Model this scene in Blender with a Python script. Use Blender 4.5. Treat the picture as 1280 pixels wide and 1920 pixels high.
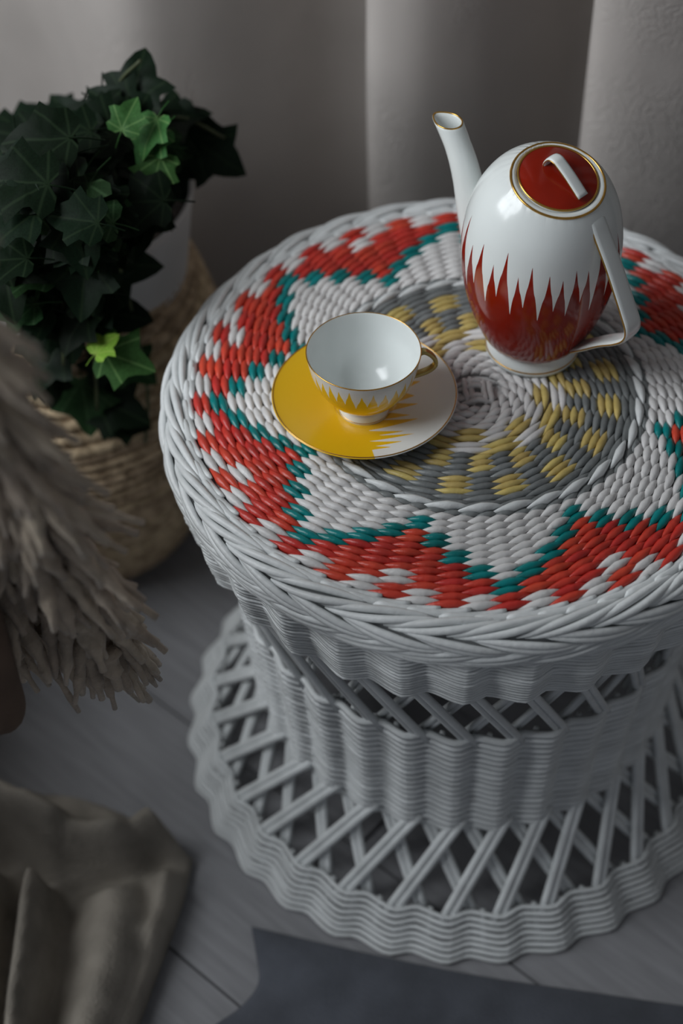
import bpy, bmesh, math, random
from mathutils import Vector, Matrix, Euler, noise

random.seed(11)
S = bpy.context.scene
for o in list(bpy.data.objects):
    bpy.data.objects.remove(o)
COL = S.collection
PI = math.pi
TAU = 2 * PI
H = 0.462                      # height of the woven table top

# ------------------------------------------------------------------ camera
cam_d = bpy.data.cameras.new('camera')
cam = bpy.data.objects.new('camera', cam_d)
COL.objects.link(cam)
S.camera = cam
cam_d.sensor_fit = 'VERTICAL'
cam_d.sensor_height = 36.0
cam_d.sensor_width = 24.0
cam_d.lens = 58.125
CAM_LOC = Vector((-0.11203, -0.97341, 1.39799))
cam.matrix_world = (Matrix.Translation(CAM_LOC)
                    @ Matrix.Rotation(math.radians(90 - 47.9406), 4, 'X')
                    @ Matrix.Rotation(-0.028, 4, 'Z'))
cam_d.clip_start = 0.02
cam_d.dof.use_dof = True
cam_d.dof.focus_distance = 1.255
cam_d.dof.aperture_fstop = 2.7
cam_d.dof.aperture_blades = 0

# ------------------------------------------------------------------ world, light, exposure
W = bpy.data.worlds.new('world')
S.world = W
W.use_nodes = True
W.node_tree.nodes['Background'].inputs[0].default_value = (0.78, 0.84, 0.95, 1)
W.node_tree.nodes['Background'].inputs[1].default_value = 0.14

def area(name, loc, target, sx, sy, power, color):
    d = bpy.data.lights.new(name, 'AREA')
    d.shape = 'RECTANGLE'
    d.size = sx
    d.size_y = sy
    d.energy = power
    d.color = color
    o = bpy.data.objects.new(name, d)
    o.location = loc
    o.rotation_euler = (Vector(target) - Vector(loc)).to_track_quat('-Z', 'Y').to_euler()
    COL.objects.link(o)
    return o
# daylight falling through the window in the left wall
area('window_daylight', (-1.50, -0.32, 1.60), (-0.55, -0.23, 0.92), 1.15, 1.25, 36, (0.93, 0.97, 1.0))
vs = S.view_settings
vs.view_transform = 'Standard'
vs.look = 'None'
vs.exposure = 0.0
vs.gamma = 1.0
vs.use_curve_mapping = False

# ------------------------------------------------------------------ helpers
class MB:
    def __init__(self):
        self.v = []
        self.f = []
        self.m = []
    def add(self, vs_, fs, mi=0):
        b = len(self.v)
        self.v.extend(vs_)
        for f in fs:
            self.f.append(tuple(b + i for i in f))
            self.m.append(mi)
    def box(self, x0, x1, y0, y1, z0, z1, mi=0):
        vv = [(x, y, z) for x in (x0, x1) for y in (y0, y1) for z in (z0, z1)]
        self.add(vv, [(0, 1, 3, 2), (4, 6, 7, 5), (0, 4, 5, 1), (2, 3, 7, 6), (0, 2, 6, 4), (1, 5, 7, 3)], mi)
    def tube(self, pts, rad, n=8, closed=False, mi=0, flat=1.0, up=None, twist=None):
        """tube along pts; rad number or list; flat = ratio of second axis; up = fixed reference"""
        P = [Vector(q) for q in pts]
        N = len(P)
        if not isinstance(rad, (list, tuple)):
            rad = [rad] * N
        T = []
        for i in range(N):
            if closed:
                t = P[(i + 1) % N] - P[i - 1]
            else:
                t = P[min(i + 1, N - 1)] - P[max(i - 1, 0)]
            T.append(t.normalized())
        ref = Vector(up) if up is not None else None
        if ref is None:
            a = Vector((0, 0, 1)) if abs(T[0].z) < .9 else Vector((1, 0, 0))
            nrm = (a - a.dot(T[0]) * T[0]).normalized()
        vs_ = []
        for i in range(N):
            if ref is not None:
                nrm = (ref - ref.dot(T[i]) * T[i]).normalized()
            elif i:
                nrm = nrm - nrm.dot(T[i]) * T[i]
                nrm.normalize()
            bn = T[i].cross(nrm)
            for k in range(n):
                a = TAU * k / n
                r = rad[i]
                if twist:
                    r = r * twist(i, a)
                vs_.append(tuple(P[i] + nrm * (math.cos(a) * r) + bn * (math.sin(a) * r * flat)))
        fs = []
        for i in range(N if closed else N - 1):
            j = (i + 1) % N
            for k in range(n):
                k2 = (k + 1) % n
                fs.append((i * n + k, i * n + k2, j * n + k2, j * n + k))
        if not closed:
            fs.append(tuple(range(n - 1, -1, -1)))
            fs.append(tuple((N - 1) * n + k for k in range(n)))
        self.add(vs_, fs, mi)
    def lathe(self, prof, n=64, mi=0, cx=0, cy=0, mats=None):
        vs_ = []
        for r, z in prof:
            for k in range(n):
                a = TAU * k / n
                vs_.append((cx + r * math.cos(a), cy + r * math.sin(a), z))
        b = len(self.v)
        self.v.extend(vs_)
        for i in range(len(prof) - 1):
            for k in range(n):
                k2 = (k + 1) % n
                self.f.append((b + i * n + k, b + i * n + k2, b + (i + 1) * n + k2, b + (i + 1) * n + k))
                self.m.append(mats[i] if mats else mi)
    def mesh(self, name, mats, smooth=True):
        me = bpy.data.meshes.new(name)
        me.from_pydata(self.v, [], self.f)
        for m in mats:
            me.materials.append(m)
        me.polygons.foreach_set('material_index', self.m)
        if smooth:
            me.polygons.foreach_set('use_smooth', [True] * len(self.f))
        me.update()
        return me
    def build(self, name, mats, parent=None, loc=(0, 0, 0), smooth=True):
        if not isinstance(mats, (list, tuple)):
            mats = [mats]
        return link(name, self.mesh(name, mats, smooth), parent, loc)

def link(name, data, parent=None, loc=(0, 0, 0)):
    o = bpy.data.objects.new(name, data)
    COL.objects.link(o)
    o.location = loc
    if parent:
        o.parent = parent
    return o

def tag(o, label=None, cat=None, group=None, kind=None):
    if label: o['label'] = label
    if cat: o['category'] = cat
    if group: o['group'] = group
    if kind: o['kind'] = kind
    return o

def thing(name, loc, label, cat, group=None, rz=0):
    o = link(name, None, None, loc)
    o.empty_display_size = 0.05
    o.rotation_euler = (0, 0, rz)
    return tag(o, label, cat, group)

def recalc(o):
    bm = bmesh.new()
    bm.from_mesh(o.data)
    bmesh.ops.recalc_face_normals(bm, faces=bm.faces)
    bm.to_mesh(o.data)
    bm.free()
    return o

def spline(pts, n=8):
    """Catmull-Rom through points of any dimension"""
    P = [tuple(2 * a - b for a, b in zip(pts[0], pts[1]))] + [tuple(q) for q in pts] + \
        [tuple(2 * a - b for a, b in zip(pts[-1], pts[-2]))]
    out = []
    for i in range(1, len(P) - 2):
        for k in range(n):
            t = k / n
            out.append(tuple(.5 * (2 * b + (c - a) * t + (2 * a - 5 * b + 4 * c - d) * t * t + (3 * b - a - 3 * c + d) * t ** 3)
                             for a, b, c, d in zip(P[i - 1], P[i], P[i + 1], P[i + 2])))
    out.append(tuple(pts[-1]))
    return out

def lerp(x, xs, ys):
    if x <= xs[0]: return ys[0]
    for i in range(1, len(xs)):
        if x <= xs[i]:
            return ys[i - 1] + (ys[i] - ys[i - 1]) * (x - xs[i - 1]) / (xs[i] - xs[i - 1])
    return ys[-1]

# ------------------------------------------------------------------ materials
def mat(name, col, rough=.5, var=.08, scale=60, bump=0., bscale=200, coat=0., metal=0., col2=None, rnd=0., sheen=0., spec=.5, stretch=None, trans=0.):
    m = bpy.data.materials.new(name)
    m.use_nodes = True
    nt = m.node_tree
    b = nt.nodes['Principled BSDF']
    b.inputs['Roughness'].default_value = rough
    b.inputs['Metallic'].default_value = metal
    b.inputs['Coat Weight'].default_value = coat
    b.inputs['Coat Roughness'].default_value = .12
    b.inputs['Specular IOR Level'].default_value = spec
    b.inputs['Sheen Weight'].default_value = sheen
    tc = nt.nodes.new('ShaderNodeTexCoord')
    vec = tc.outputs['Object']
    if stretch:
        mp = nt.nodes.new('ShaderNodeMapping')
        mp.inputs['Scale'].default_value = stretch
        nt.links.new(vec, mp.inputs['Vector'])
        vec = mp.outputs['Vector']
    no = nt.nodes.new('ShaderNodeTexNoise')
    no.inputs['Scale'].default_value = scale
    no.inputs['Detail'].default_value = 4
    nt.links.new(vec, no.inputs['Vector'])
    mx = nt.nodes.new('ShaderNodeMix')
    mx.data_type = 'RGBA'
    c2 = col2 or tuple(max(0, c * (1 - 2.2 * var)) for c in col)
    mx.inputs['A'].default_value = (*c2, 1)
    mx.inputs['B'].default_value = (*(min(1, c * (1 + var)) for c in col), 1)
    rm = nt.nodes.new('ShaderNodeMapRange')
    rm.inputs['From Min'].default_value = .3
    rm.inputs['From Max'].default_value = .65
    nt.links.new(no.outputs['Fac'], rm.inputs['Value'])
    nt.links.new(rm.outputs['Result'], mx.inputs['Factor'])
    out = mx.outputs['Result']
    if rnd:
        oi = nt.nodes.new('ShaderNodeObjectInfo')
        hs = nt.nodes.new('ShaderNodeHueSaturation')
        r1 = nt.nodes.new('ShaderNodeMapRange')
        r1.inputs['To Min'].default_value = 1 - rnd
        r1.inputs['To Max'].default_value = 1 + rnd * .6
        r2 = nt.nodes.new('ShaderNodeMapRange')
        r2.inputs['To Min'].default_value = .5 - rnd * .04
        r2.inputs['To Max'].default_value = .5 + rnd * .04
        nt.links.new(oi.outputs['Random'], r1.inputs['Value'])
        nt.links.new(oi.outputs['Random'], r2.inputs['Value'])
        nt.links.new(r1.outputs['Result'], hs.inputs['Value'])
        nt.links.new(r2.outputs['Result'], hs.inputs['Hue'])
        nt.links.new(out, hs.inputs['Color'])
        out = hs.outputs['Color']
    nt.links.new(out, b.inputs['Base Color'])
    if bump:
        n2 = nt.nodes.new('ShaderNodeTexNoise')
        n2.inputs['Scale'].default_value = bscale
        n2.inputs['Detail'].default_value = 5
        nt.links.new(vec, n2.inputs['Vector'])
        bp = nt.nodes.new('ShaderNodeBump')
        bp.inputs['Strength'].default_value = bump
        bp.inputs['Distance'].default_value = .002
        nt.links.new(n2.outputs['Fac'], bp.inputs['Height'])
        nt.links.new(bp.outputs['Normal'], b.inputs['Normal'])
    return m

M = {}
M['white'] = mat('white_painted_cane', (.72, .745, .75), .42, .05, 45, .25, 260, rnd=.07)
M['warmwhite'] = mat('warm_white_painted_cane', (.72, .71, .705), .42, .05, 45, .25, 260, rnd=.07)
M['red'] = mat('red_painted_cane', (.60, .050, .032), .36, .10, 55, .2, 260, rnd=.10)
M['teal'] = mat('teal_painted_cane', (.0, .215, .215), .33, .12, 60, .2, 260, rnd=.12)
M['yellow'] = mat('yellow_painted_cane', (.60, .46, .16), .42, .10, 60, .2, 260, rnd=.16)
M['grey'] = mat('grey_painted_cane', (.205, .22, .222), .38, .12, 60, .2, 260, rnd=.16)
M['porcelain'] = mat('white_porcelain', (.78, .82, .81), .20, .015, 20, coat=.25)
M['redglaze'] = mat('deep_red_glaze', (.25, .0125, .004), .13, .10, 18, coat=.10, spec=.35)
M['yellowglaze'] = mat('yellow_glaze', (.85, .52, .012), .15, .04, 14, coat=.5)
M['gold'] = mat('gold_line', (.66, .38, .09), .25, .08, 80, metal=.9)
M['goldpaint'] = mat('gold_lustre_handle', (.52, .42, .16), .25, .10, 40, metal=.6)
M['curtain'] = None

M['plank'] = mat('pale_grey_plank', (.27, .27, .285), .55, .08, 9, .15, 120, stretch=(1.2, 14, 1), rnd=.08)
M['subfloor'] = mat('dark_floor_gap', (.09, .085, .08), .8, .1)
M['wall'] = mat('painted_wall', (.50, .48, .46), .85, .03, 6, .1, 90)
M['frame'] = mat('white_window_frame', (.75, .75, .74), .4, .03)
M['seagrass'] = mat('seagrass_rope', (.54, .41, .27), .8, .22, 70, .9, 320, col2=(.24, .165, .095), rnd=.16)
M['potwhite'] = mat('matt_white_planter', (.60, .585, .58), .6, .03, 12, .1, 140)
M['soil'] = mat('dark_soil', (.03, .022, .016), .95, .3, 120, .8, 300)
M['throw'] = mat('beige_grey_yarn', (.52, .43, .335), .95, .14, 50, .9, 240, sheen=.3, rnd=.15)
M['upholstery'] = mat('brown_upholstery', (.13, .085, .06), .9, .12, 20, .4, 300)
M['wood'] = mat('dark_brown_wood', (.16, .085, .045), .5, .15, 10, .1, 120, stretch=(3, 3, 30))
M['blanket'] = mat('olive_grey_wool', (.29, .262, .225), 1.0, .14, 18, .7, 300, spec=.1)
M['rug'] = mat('slate_blue_grey_felt', (.085, .092, .112), .95, .12, 22, .4, 320, sheen=.1)

def curtain_material():
    m = mat('cream_crepe_curtain', (.445, .412, .39), .85, .03, 9, 0)
    nt = m.node_tree
    b = nt.nodes['Principled BSDF']
    tc = nt.nodes.new('ShaderNodeTexCoord')
    wn = nt.nodes.new('ShaderNodeTexNoise'); wn.inputs['Scale'].default_value = 14; wn.inputs['Detail'].default_value = 3
    vo = nt.nodes.new('ShaderNodeTexVoronoi'); vo.feature = 'DISTANCE_TO_EDGE'; vo.inputs['Scale'].default_value = 85
    mv = nt.nodes.new('ShaderNodeVectorMath'); mv.operation = 'MULTIPLY_ADD'
    mv.inputs[1].default_value = (.16, .16, .16)
    nt.links.new(tc.outputs['Object'], wn.inputs['Vector'])
    nt.links.new(wn.outputs['Color'], mv.inputs[0]); nt.links.new(tc.outputs['Object'], mv.inputs[2])
    nt.links.new(mv.outputs['Vector'], vo.inputs['Vector'])
    rg = nt.nodes.new('ShaderNodeMapRange'); rg.inputs['From Max'].default_value = .09
    nt.links.new(vo.outputs['Distance'], rg.inputs['Value'])
    mk = nt.nodes.new('ShaderNodeTexNoise'); mk.inputs['Scale'].default_value = 7
    nt.links.new(tc.outputs['Object'], mk.inputs['Vector'])
    mr = nt.nodes.new('ShaderNodeMapRange'); mr.inputs['From Min'].default_value = .45; mr.inputs['From Max'].default_value = .6
    nt.links.new(mk.outputs['Fac'], mr.inputs['Value'])
    fi = nt.nodes.new('ShaderNodeTexNoise'); fi.inputs['Scale'].default_value = 420; fi.inputs['Detail'].default_value = 3
    nt.links.new(tc.outputs['Object'], fi.inputs['Vector'])
    mu = nt.nodes.new('ShaderNodeMath'); mu.operation = 'MULTIPLY'
    nt.links.new(rg.outputs['Result'], mu.inputs[0]); nt.links.new(mr.outputs['Result'], mu.inputs[1])
    ad = nt.nodes.new('ShaderNodeMath'); ad.operation = 'MULTIPLY_ADD'; ad.inputs[1].default_value = .25
    nt.links.new(fi.outputs['Fac'], ad.inputs[0]); nt.links.new(mu.outputs['Value'], ad.inputs[2])
    bp = nt.nodes.new('ShaderNodeBump'); bp.inputs['Strength'].default_value = .42; bp.inputs['Distance'].default_value = .0016
    nt.links.new(ad.outputs['Value'], bp.inputs['Height']); nt.links.new(bp.outputs['Normal'], b.inputs['Normal'])
    return m
M['curtain'] = curtain_material()

# ------------------------------------------------------------------ the room
mb = MB(); mb.box(-1.9, 2.2, -1.9, 1.6, -.06, -.012)
floor = tag(mb.build('floor', M['subfloor'], smooth=False), 'pale grey wooden plank floor under the wicker table', None, None, 'structure')
pa = math.radians(-42)
pw = .19
mb = MB()
mb.box(-1.1, 1.1, -pw / 2 + .0012, pw / 2 - .0012, -.012, 0)
pm = mb.mesh('plank', [M['plank']], False)
for i in range(-6, 7):
    for k in (-1, 0):
        o = link('plank', pm, floor)
        o.rotation_euler = (0, 0, pa)
        off = (i + .5) * pw
        along = k * 2.204 + .55 + (.45 if i % 2 else 0) + .12 * (i % 3)
        o.location = (-.247 - math.sin(pa) * off + math.cos(pa) * along, -.278 + math.cos(pa) * off + math.sin(pa) * along, 0)
mb = MB(); mb.box(-1.9, 2.2, 1.45, 1.6, -.06, 2.9)
tag(mb.build('wall_back', M['wall'], smooth=False), 'plain painted wall behind the curtains', None, None, 'structure')
mb = MB(); mb.box(-1.62, 2.2, -1.9, 1.6, 2.9, 3.0)
tag(mb.build('ceiling', M['wall'], smooth=False), 'plain painted ceiling of the room', None, None, 'structure')
mb = MB(); mb.box(2.05, 2.2, -1.9, 1.45, -.06, 2.9)
tag(mb.build('wall_right', M['wall'], smooth=False), 'plain painted wall on the right side of the room', None, None, 'structure')
# left wall with the window opening
WY0, WY1, WZ0, WZ1 = -.97, .33, .90, 2.30
mb = MB()
mb.box(-1.62, -1.47, -1.9, WY0, -.06, 2.9); mb.box(-1.62, -1.47, WY1, 1.45, -.06, 2.9)
mb.box(-1.62, -1.47, WY0, WY1, -.06, WZ0); mb.box(-1.62, -1.47, WY0, WY1, WZ1, 2.9)
tag(mb.build('wall_left', M['wall'], smooth=False), 'plain painted side wall holding the window', None, None, 'structure')
mb = MB()
mb.box(-1.53, -1.45, WY0, WY0 + .06, WZ0, WZ1); mb.box(-1.53, -1.45, WY1 - .06, WY1, WZ0, WZ1)
mb.box(-1.53, -1.45, WY0 + .06, WY1 - .06, WZ0, WZ0 + .06); mb.box(-1.53, -1.45, WY0 + .06, WY1 - .06, WZ1 - .06, WZ1)
win = tag(mb.build('window_1', M['frame'], smooth=False), 'white framed window letting in the daylight', None, None, 'structure')
ym = (WY0 + WY1) / 2
mb = MB(); mb.box(-1.48, -1.455, ym - .025, ym + .025, WZ0 + .06, WZ1 - .06); mb.build('mullion', M['frame'], win, smooth=False)
mb = MB(); mb.box(-1.48, -1.455, WY0 + .06, ym - .025, 1.59, 1.62); mb.box(-1.48, -1.455, ym + .025, WY1 - .06, 1.59, 1.62)
mb.build('glazing_bar', M['frame'], win, smooth=False)
mb = MB(); mb.box(-1.52, -1.38, WY0 - .05, WY1 + .05, WZ0 - .03, WZ0); mb.build('window_sill', M['frame'], win, smooth=False)

# ------------------------------------------------------------------ curtain: folds in plan, hanging to the floor
plan = [(-1.02, 1.36), (-.86, 1.20), (-.70, 1.02), (-.60, .82), (-.50, .70), (-.415, .645), (-.365, .56), (-.315, .510), (-.25, .520), (-.17, .565),
        (-.10, .615), (-.045, .628), (-.015, .585), (-.03, .51), (-.064, .452), (-.0735, .418), (-.058, .396), (-.02, .390), (.035, .412), (.085, .455),
        (.135, .505), (.185, .505), (.192, .455), (.158, .405), (.1325, .374), (.140, .350), (.175, .337), (.24, .342), (.315, .368), (.36, .395), (.42, .385),
        (.50, .40), (.58, .46), (.66, .44), (.75, .42)]
path = spline(plan, 7)
mb = MB()
nz = 40
zs = [.004 + 2.25 * (k / nz) ** 1.35 for k in range(nz + 1)]
vv = []
for k, z in enumerate(zs):
    for i, (x, y) in enumerate(path):
        s = i * .37
        w = .0035 * math.sin(z * 9 + s * .5) + .003 * noise.noise(Vector((x * 9, y * 9, z * 6)))
        vv.append((x + w * .35, y + w, z))
n = len(path)
mb.add(vv, [(k * n + i, k * n + i + 1, (k + 1) * n + i + 1, (k + 1) * n + i) for k in range(nz) for i in range(n - 1)])
cur = mb.build('curtain', M['curtain'])
so = cur.modifiers.new('thickness', 'SOLIDIFY'); so.thickness = .002; so.offset = 0
tag(cur, 'cream crepe curtain hanging in deep soft folds behind the table', 'curtain')

# ------------------------------------------------------------------ the wicker table
table = thing('wicker_table', (0, 0, 0), 'round white wicker table with red, teal and yellow woven star top', 'table')
CM = cam.matrix_world.inverted()
def to_px(p):
    q = CM @ Vector(p)
    f = 3100.0
    return 640 + f * q.x / -q.z, 960 - f * q.y / -q.z, -q.z

def stitch_mesh(r, half, wid, thick, slant, z0, nl=7, ns=6, mname='woven_stitch'):
    """one visible over-stitch of the weave, curved round the table centre, lying across azimuth 0"""
    v = []; f = []
    for i in range(nl):
        s = -1 + 2 * i / (nl - 1)
        ph = s * half
        rr = r + slant * s
        zc = z0 - thick * 1.15 * abs(s) ** 3
        e = max(0., 1 - abs(s) ** 1.25)
        if i in (0, nl - 1):
            v.append((rr * math.cos(ph), rr * math.sin(ph), zc)); continue
        for k in range(ns):
            a = TAU * (k + .5) / ns
            dr = wid * e * math.cos(a); dz = thick * (.35 + .65 * e) * math.sin(a)
            v.append(((rr + dr) * math.cos(ph), (rr + dr) * math.sin(ph), zc + dz))
    last = len(v) - 1
    for k in range(ns):
        f.append((0, 1 + (k + 1) % ns, 1 + k))
    for i in range(nl - 3):
        for k in range(ns):
            a = 1 + i * ns; b = a + ns
            f.append((a + k, a + (k + 1) % ns, b + (k + 1) % ns, b + k))
    a = 1 + (nl - 3) * ns
    for k in range(ns):
        f.append((a + k, a + (k + 1) % ns, last))
    return v, f

# base disc that carries the stitches (its shadowed gaps show between them)
mb = MB()
mb.lathe([(.0, -.0035), (.10, -.0035), (.232, -.0035), (.238, -.006), (.238, -.012), (.0, -.012)], 96)
top = mb.build('woven_top', M['warmwhite'], table, (0, 0, H))

ST = []         # (row key, az, colour, jitter)
ROWS = {}
def row(key, *a):
    ROWS[key] = stitch_mesh(*a)
C64 = TAU / 64; C32 = TAU / 32; C16 = TAU / 16
def az64(c): return -PI / 2 + C64 * c
T0 = [9, 7, 5, 3, 1, 3, 5, 7]
for k in range(13):
    row(('o', k), .1432 + .0069 * k, C64 * .96, .0041, .0036, -.0034, .0015, 9)
for j in range(64):
    m = j % 8
    t = T0[m]
    for k in range(13):
        if k < t: c = 'warmwhite'
        elif k < t + 2: c = 'teal'
        else:
            c = 'red'
            if m in (1, 7, 3, 5) and k >= 11: c = 'warmwhite'
            if m == 4 and k in (9, 10): c = 'warmwhite'
        ST.append((('o', k), az64(.4 + j), c))
row(('g', 0), .1372, C64 * .92, .0038, .0034, -.003, .0008, 9)
for j in range(64):
    ST.append((('g', 0), az64(.9 + j), 'grey'))
row(('ch', 0), .1325, C32 * .80, .0040, .0042, -.0034, .0035, 11)
for j in range(32):
    ST.append((('ch', 0), az64(-.5 + 2 * j), 'white'))
for i in range(9):
    row(('i', i), .0768 + .0063 * i, C32 * .96, .0038, .0034, -.003, .0012, 10)
    for j in range(32):
        c = 'grey'
        if j % 2 == 0 and i in (4, 5, 6): c = 'yellow'
        if j % 2 == 1 and i in (0, 1, 2): c = 'yellow'
        ST.append((('i', i), az64(-2.25 + 2 * j), c))
for i, r in enumerate((.0500, .0562, .0642, .0704)):
    row(('m', i), r, C16 * .90, .0038, .0034, -.003, .0012, 11)
    for j in range(16):
        even = j % 2 == 0
        c = 'yellow' if (even and i < 2) or (not even and i >= 2) else 'warmwhite'
        ST.append((('m', i), az64(-1.6 + 4 * j), c))
for i, r in enumerate((.0240, .0305, .0370, .0435)):
    row(('n', i), r, C16 * .90, .0038, .0034, -.003, .0012, 11)
    for j in range(16):
        ST.append((('n', i), az64(-1.6 + 4 * j + (2 if i % 2 else 0)), 'warmwhite'))

names = {'red': 'red_stitch', 'teal': 'teal_stitch', 'yellow': 'yellow_stitch', 'grey': 'grey_stitch', 'warmwhite': 'white_stitch', 'white': 'chain_stitch'}
meshes = {}
for key, (v, f) in ROWS.items():
    me = bpy.data.meshes.new('woven_stitch')
    me.from_pydata(v, [], f)
    me.polygons.foreach_set('use_smooth', [True] * len(f))
    me.materials.append(M['white'])
    me.update()
    meshes[key] = me
RR = {('o', k): .1432 + .0069 * k for k in range(13)}
RR[('g', 0)] = .1372; RR[('ch', 0)] = .1325
for i in range(9): RR[('i', i)] = .0768 + .0063 * i
for i, r in enumerate((.0500, .0562, .0642, .0704)): RR[('m', i)] = r
for i, r in enumerate((.0240, .0305, .0370, .0435)): RR[('n', i)] = r
cand = {}
rest = []
for key, az, c in ST:
    r = RR[key]
    x, y = r * math.cos(az), r * math.sin(az)
    px, py, d = to_px((x, y, H))
    hid = px > 1286 or math.hypot(x - .05, y - .047) < .034 or math.hypot(x + .091, y + .018) < .058
    # seen through the teapot body: the strip of top straight behind it
    if not hid and abs(x - .055) < .045 and .03 < y < .235: hid = True
    if hid: rest.append((key, az, c))
    else: cand.setdefault(c, []).append((d, key, az, c))
for c, L in cand.items():
    L.sort()
    rest.extend(q[1:] for q in L[300:])
    for d, key, az, c in L[:300]:
        o = bpy.data.objects.new(names[c], meshes[key])
        COL.objects.link(o)
        o.parent = top
        o.rotation_euler = (0, 0, az + random.uniform(-.05, .05) * C64)
        s = 1 + random.uniform(-.0025, .0025)
        o.scale = (s, s, random.uniform(.85, 1.15))
        o.location = (0, 0, random.uniform(-.0004, .0004))
        o.material_slots[0].link = 'OBJECT'
        o.material_slots[0].material = M[c]
mk = ['red', 'teal', 'yellow', 'grey', 'warmwhite', 'white']
mb = MB()
for key, az, c in rest:
    v, f = ROWS[key]
    ca, sa = math.cos(az), math.sin(az)
    mb.add([(x * ca - y * sa, x * sa + y * ca, z) for x, y, z in v], f, mk.index(c))
tag(mb.build('covered_stitches', [M[q] for q in mk], top), None, None, None, 'stuff')
# plaited centre: crossed pairs of cane
for a, (dx, dy), L in ((0, (0, .0085), .034), (0, (0, .0035), .03), (PI / 2, (-.0085, 0), .03), (PI / 2, (-.0035, 0), .034), (PI / 2, (.0065, -.002), .03), (0, (0, -.0085), .034), (PI / 2, (.0115, -.003), .026), (0, (.001, -.0135), .03)):
    mb = MB()
    pts = []
    for i in range(9):
        s = -1 + i / 4
        pts.append((s * L / 2, 0, .0016 + (.0016 * math.cos(s * 5 + (0 if a == 0 else PI)) - .004 * abs(s) ** 4)))
    mb.tube(pts, [.0026 * (1 - .5 * abs(-1 + i / 4) ** 4) for i in range(9)], 6)
    o = mb.build('centre_cane', M['warmwhite'], top, (dx, dy, 0))
    o.rotation_euler = (0, 0, a + .05)

# ---- rolled plaited rim
RIM = spline([(.2285, .0005), (.236, .0022), (.244, .0012), (.2505, -.0032), (.2540, -.0095), (.2548, -.0165), (.2542, -.0235), (.2530, -.0305), (.2515, -.037)], 6)
def rim_pt(u, ph, out=0.):
    x = u * (len(RIM) - 1); i = min(int(x), len(RIM) - 2); t = x - i
    r = RIM[i][0] * (1 - t) + RIM[i + 1][0] * t; z = RIM[i][1] * (1 - t) + RIM[i + 1][1] * t
    dr = RIM[i + 1][0] - RIM[i][0]; dz = RIM[i + 1][1] - RIM[i][1]; l = math.hypot(dr, dz)
    nr, nz_ = -dz / l, dr / l
    if nz_ < 0 and u < .3: nr, nz_ = -nr, -nz_
    if nr < 0: nr, nz_ = -nr, -nz_
    r += nr * out; z += nz_ * out
    return (r * math.cos(ph), r * math.sin(ph), z)
mb = MB()
mb.lathe([(r - .0055, z - .005) for r, z in RIM] + [(.225, -.037), (.225, -.01)], 128)
rim = mb.build('rim_braid', M['white'], table, (0, 0, H))
RS = []
def rim_row(u0, u1, span, rad, n, phase, lift, flat, bunch=0.):
    """one row of tapering strands; bunch > 0 lays them in pairs"""
    for q in ((-.5, .5) if bunch else (0,)):
        mb = MB(); pts = []; rd = []
        L = 12
        for i in range(L + 1):
            s = i / L
            u = u0 + (u1 - u0) * s + q * bunch * (.25 + .75 * math.sin(PI * s))
            ph = (s - .5) * span
            pts.append(rim_pt(max(.01, u), ph, lift * math.sin(PI * s) ** .8 - .0022 + .0004 * (1 - abs(q))))
            rd.append(rad * (.28 + .72 * math.sin(PI * s) ** .55))
        mb.tube(pts, rd, 7, flat=flat)
        me = mb.mesh('rim_strand', [M['white']])
        um = (u0 + u1) / 2
        for j in range(n):
            az = phase + TAU * j / n + random.uniform(-.006, .006) + q * span * .06
            p = Vector(rim_pt(um, az)) + Vector((0, 0, H))
            RS.append((to_px(p), az, me, mb))
rim_row(.155, .045, C64 * 2.1, .0040, 64, .01, .0042, 1.0)
rim_row(.40, .17, C32 * 1.75, .0031, 32, .03, .0042, 1.05, .085)
rim_row(.40, .64, C32 * 1.75, .0031, 32, .08, .0042, 1.05, .085)
rim_row(.86, .62, C32 * 1.75, .0029, 32, .0, .0034, 1.05, .085)
rim_row(.80, .95, C64 * 2.9, .0027, 64, .04, .0022, 1.2)
seen = sorted([q for q in RS if q[0][0] < 1290], key=lambda q: q[0][2])
for px, az, me, mb in seen[:300]:
    o = bpy.data.objects.new('rim_strand', me)
    COL.objects.link(o); o.parent = rim
    o.rotation_euler = (0, 0, az)
    s = 1 + random.uniform(-.003, .003)
    o.scale = (s, s, 1)
rb = MB()
for px, az, me, mb in seen[300:] + [q for q in RS if q[0][0] >= 1290]:
    ca, sa = math.cos(az), math.sin(az)
    rb.add([(x * ca - y * sa, x * sa + y * ca, z) for x, y, z in mb.v], mb.f)
tag(rb.build('covered_rim_strands', M['white'], rim), None, None, None, 'stuff')

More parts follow.
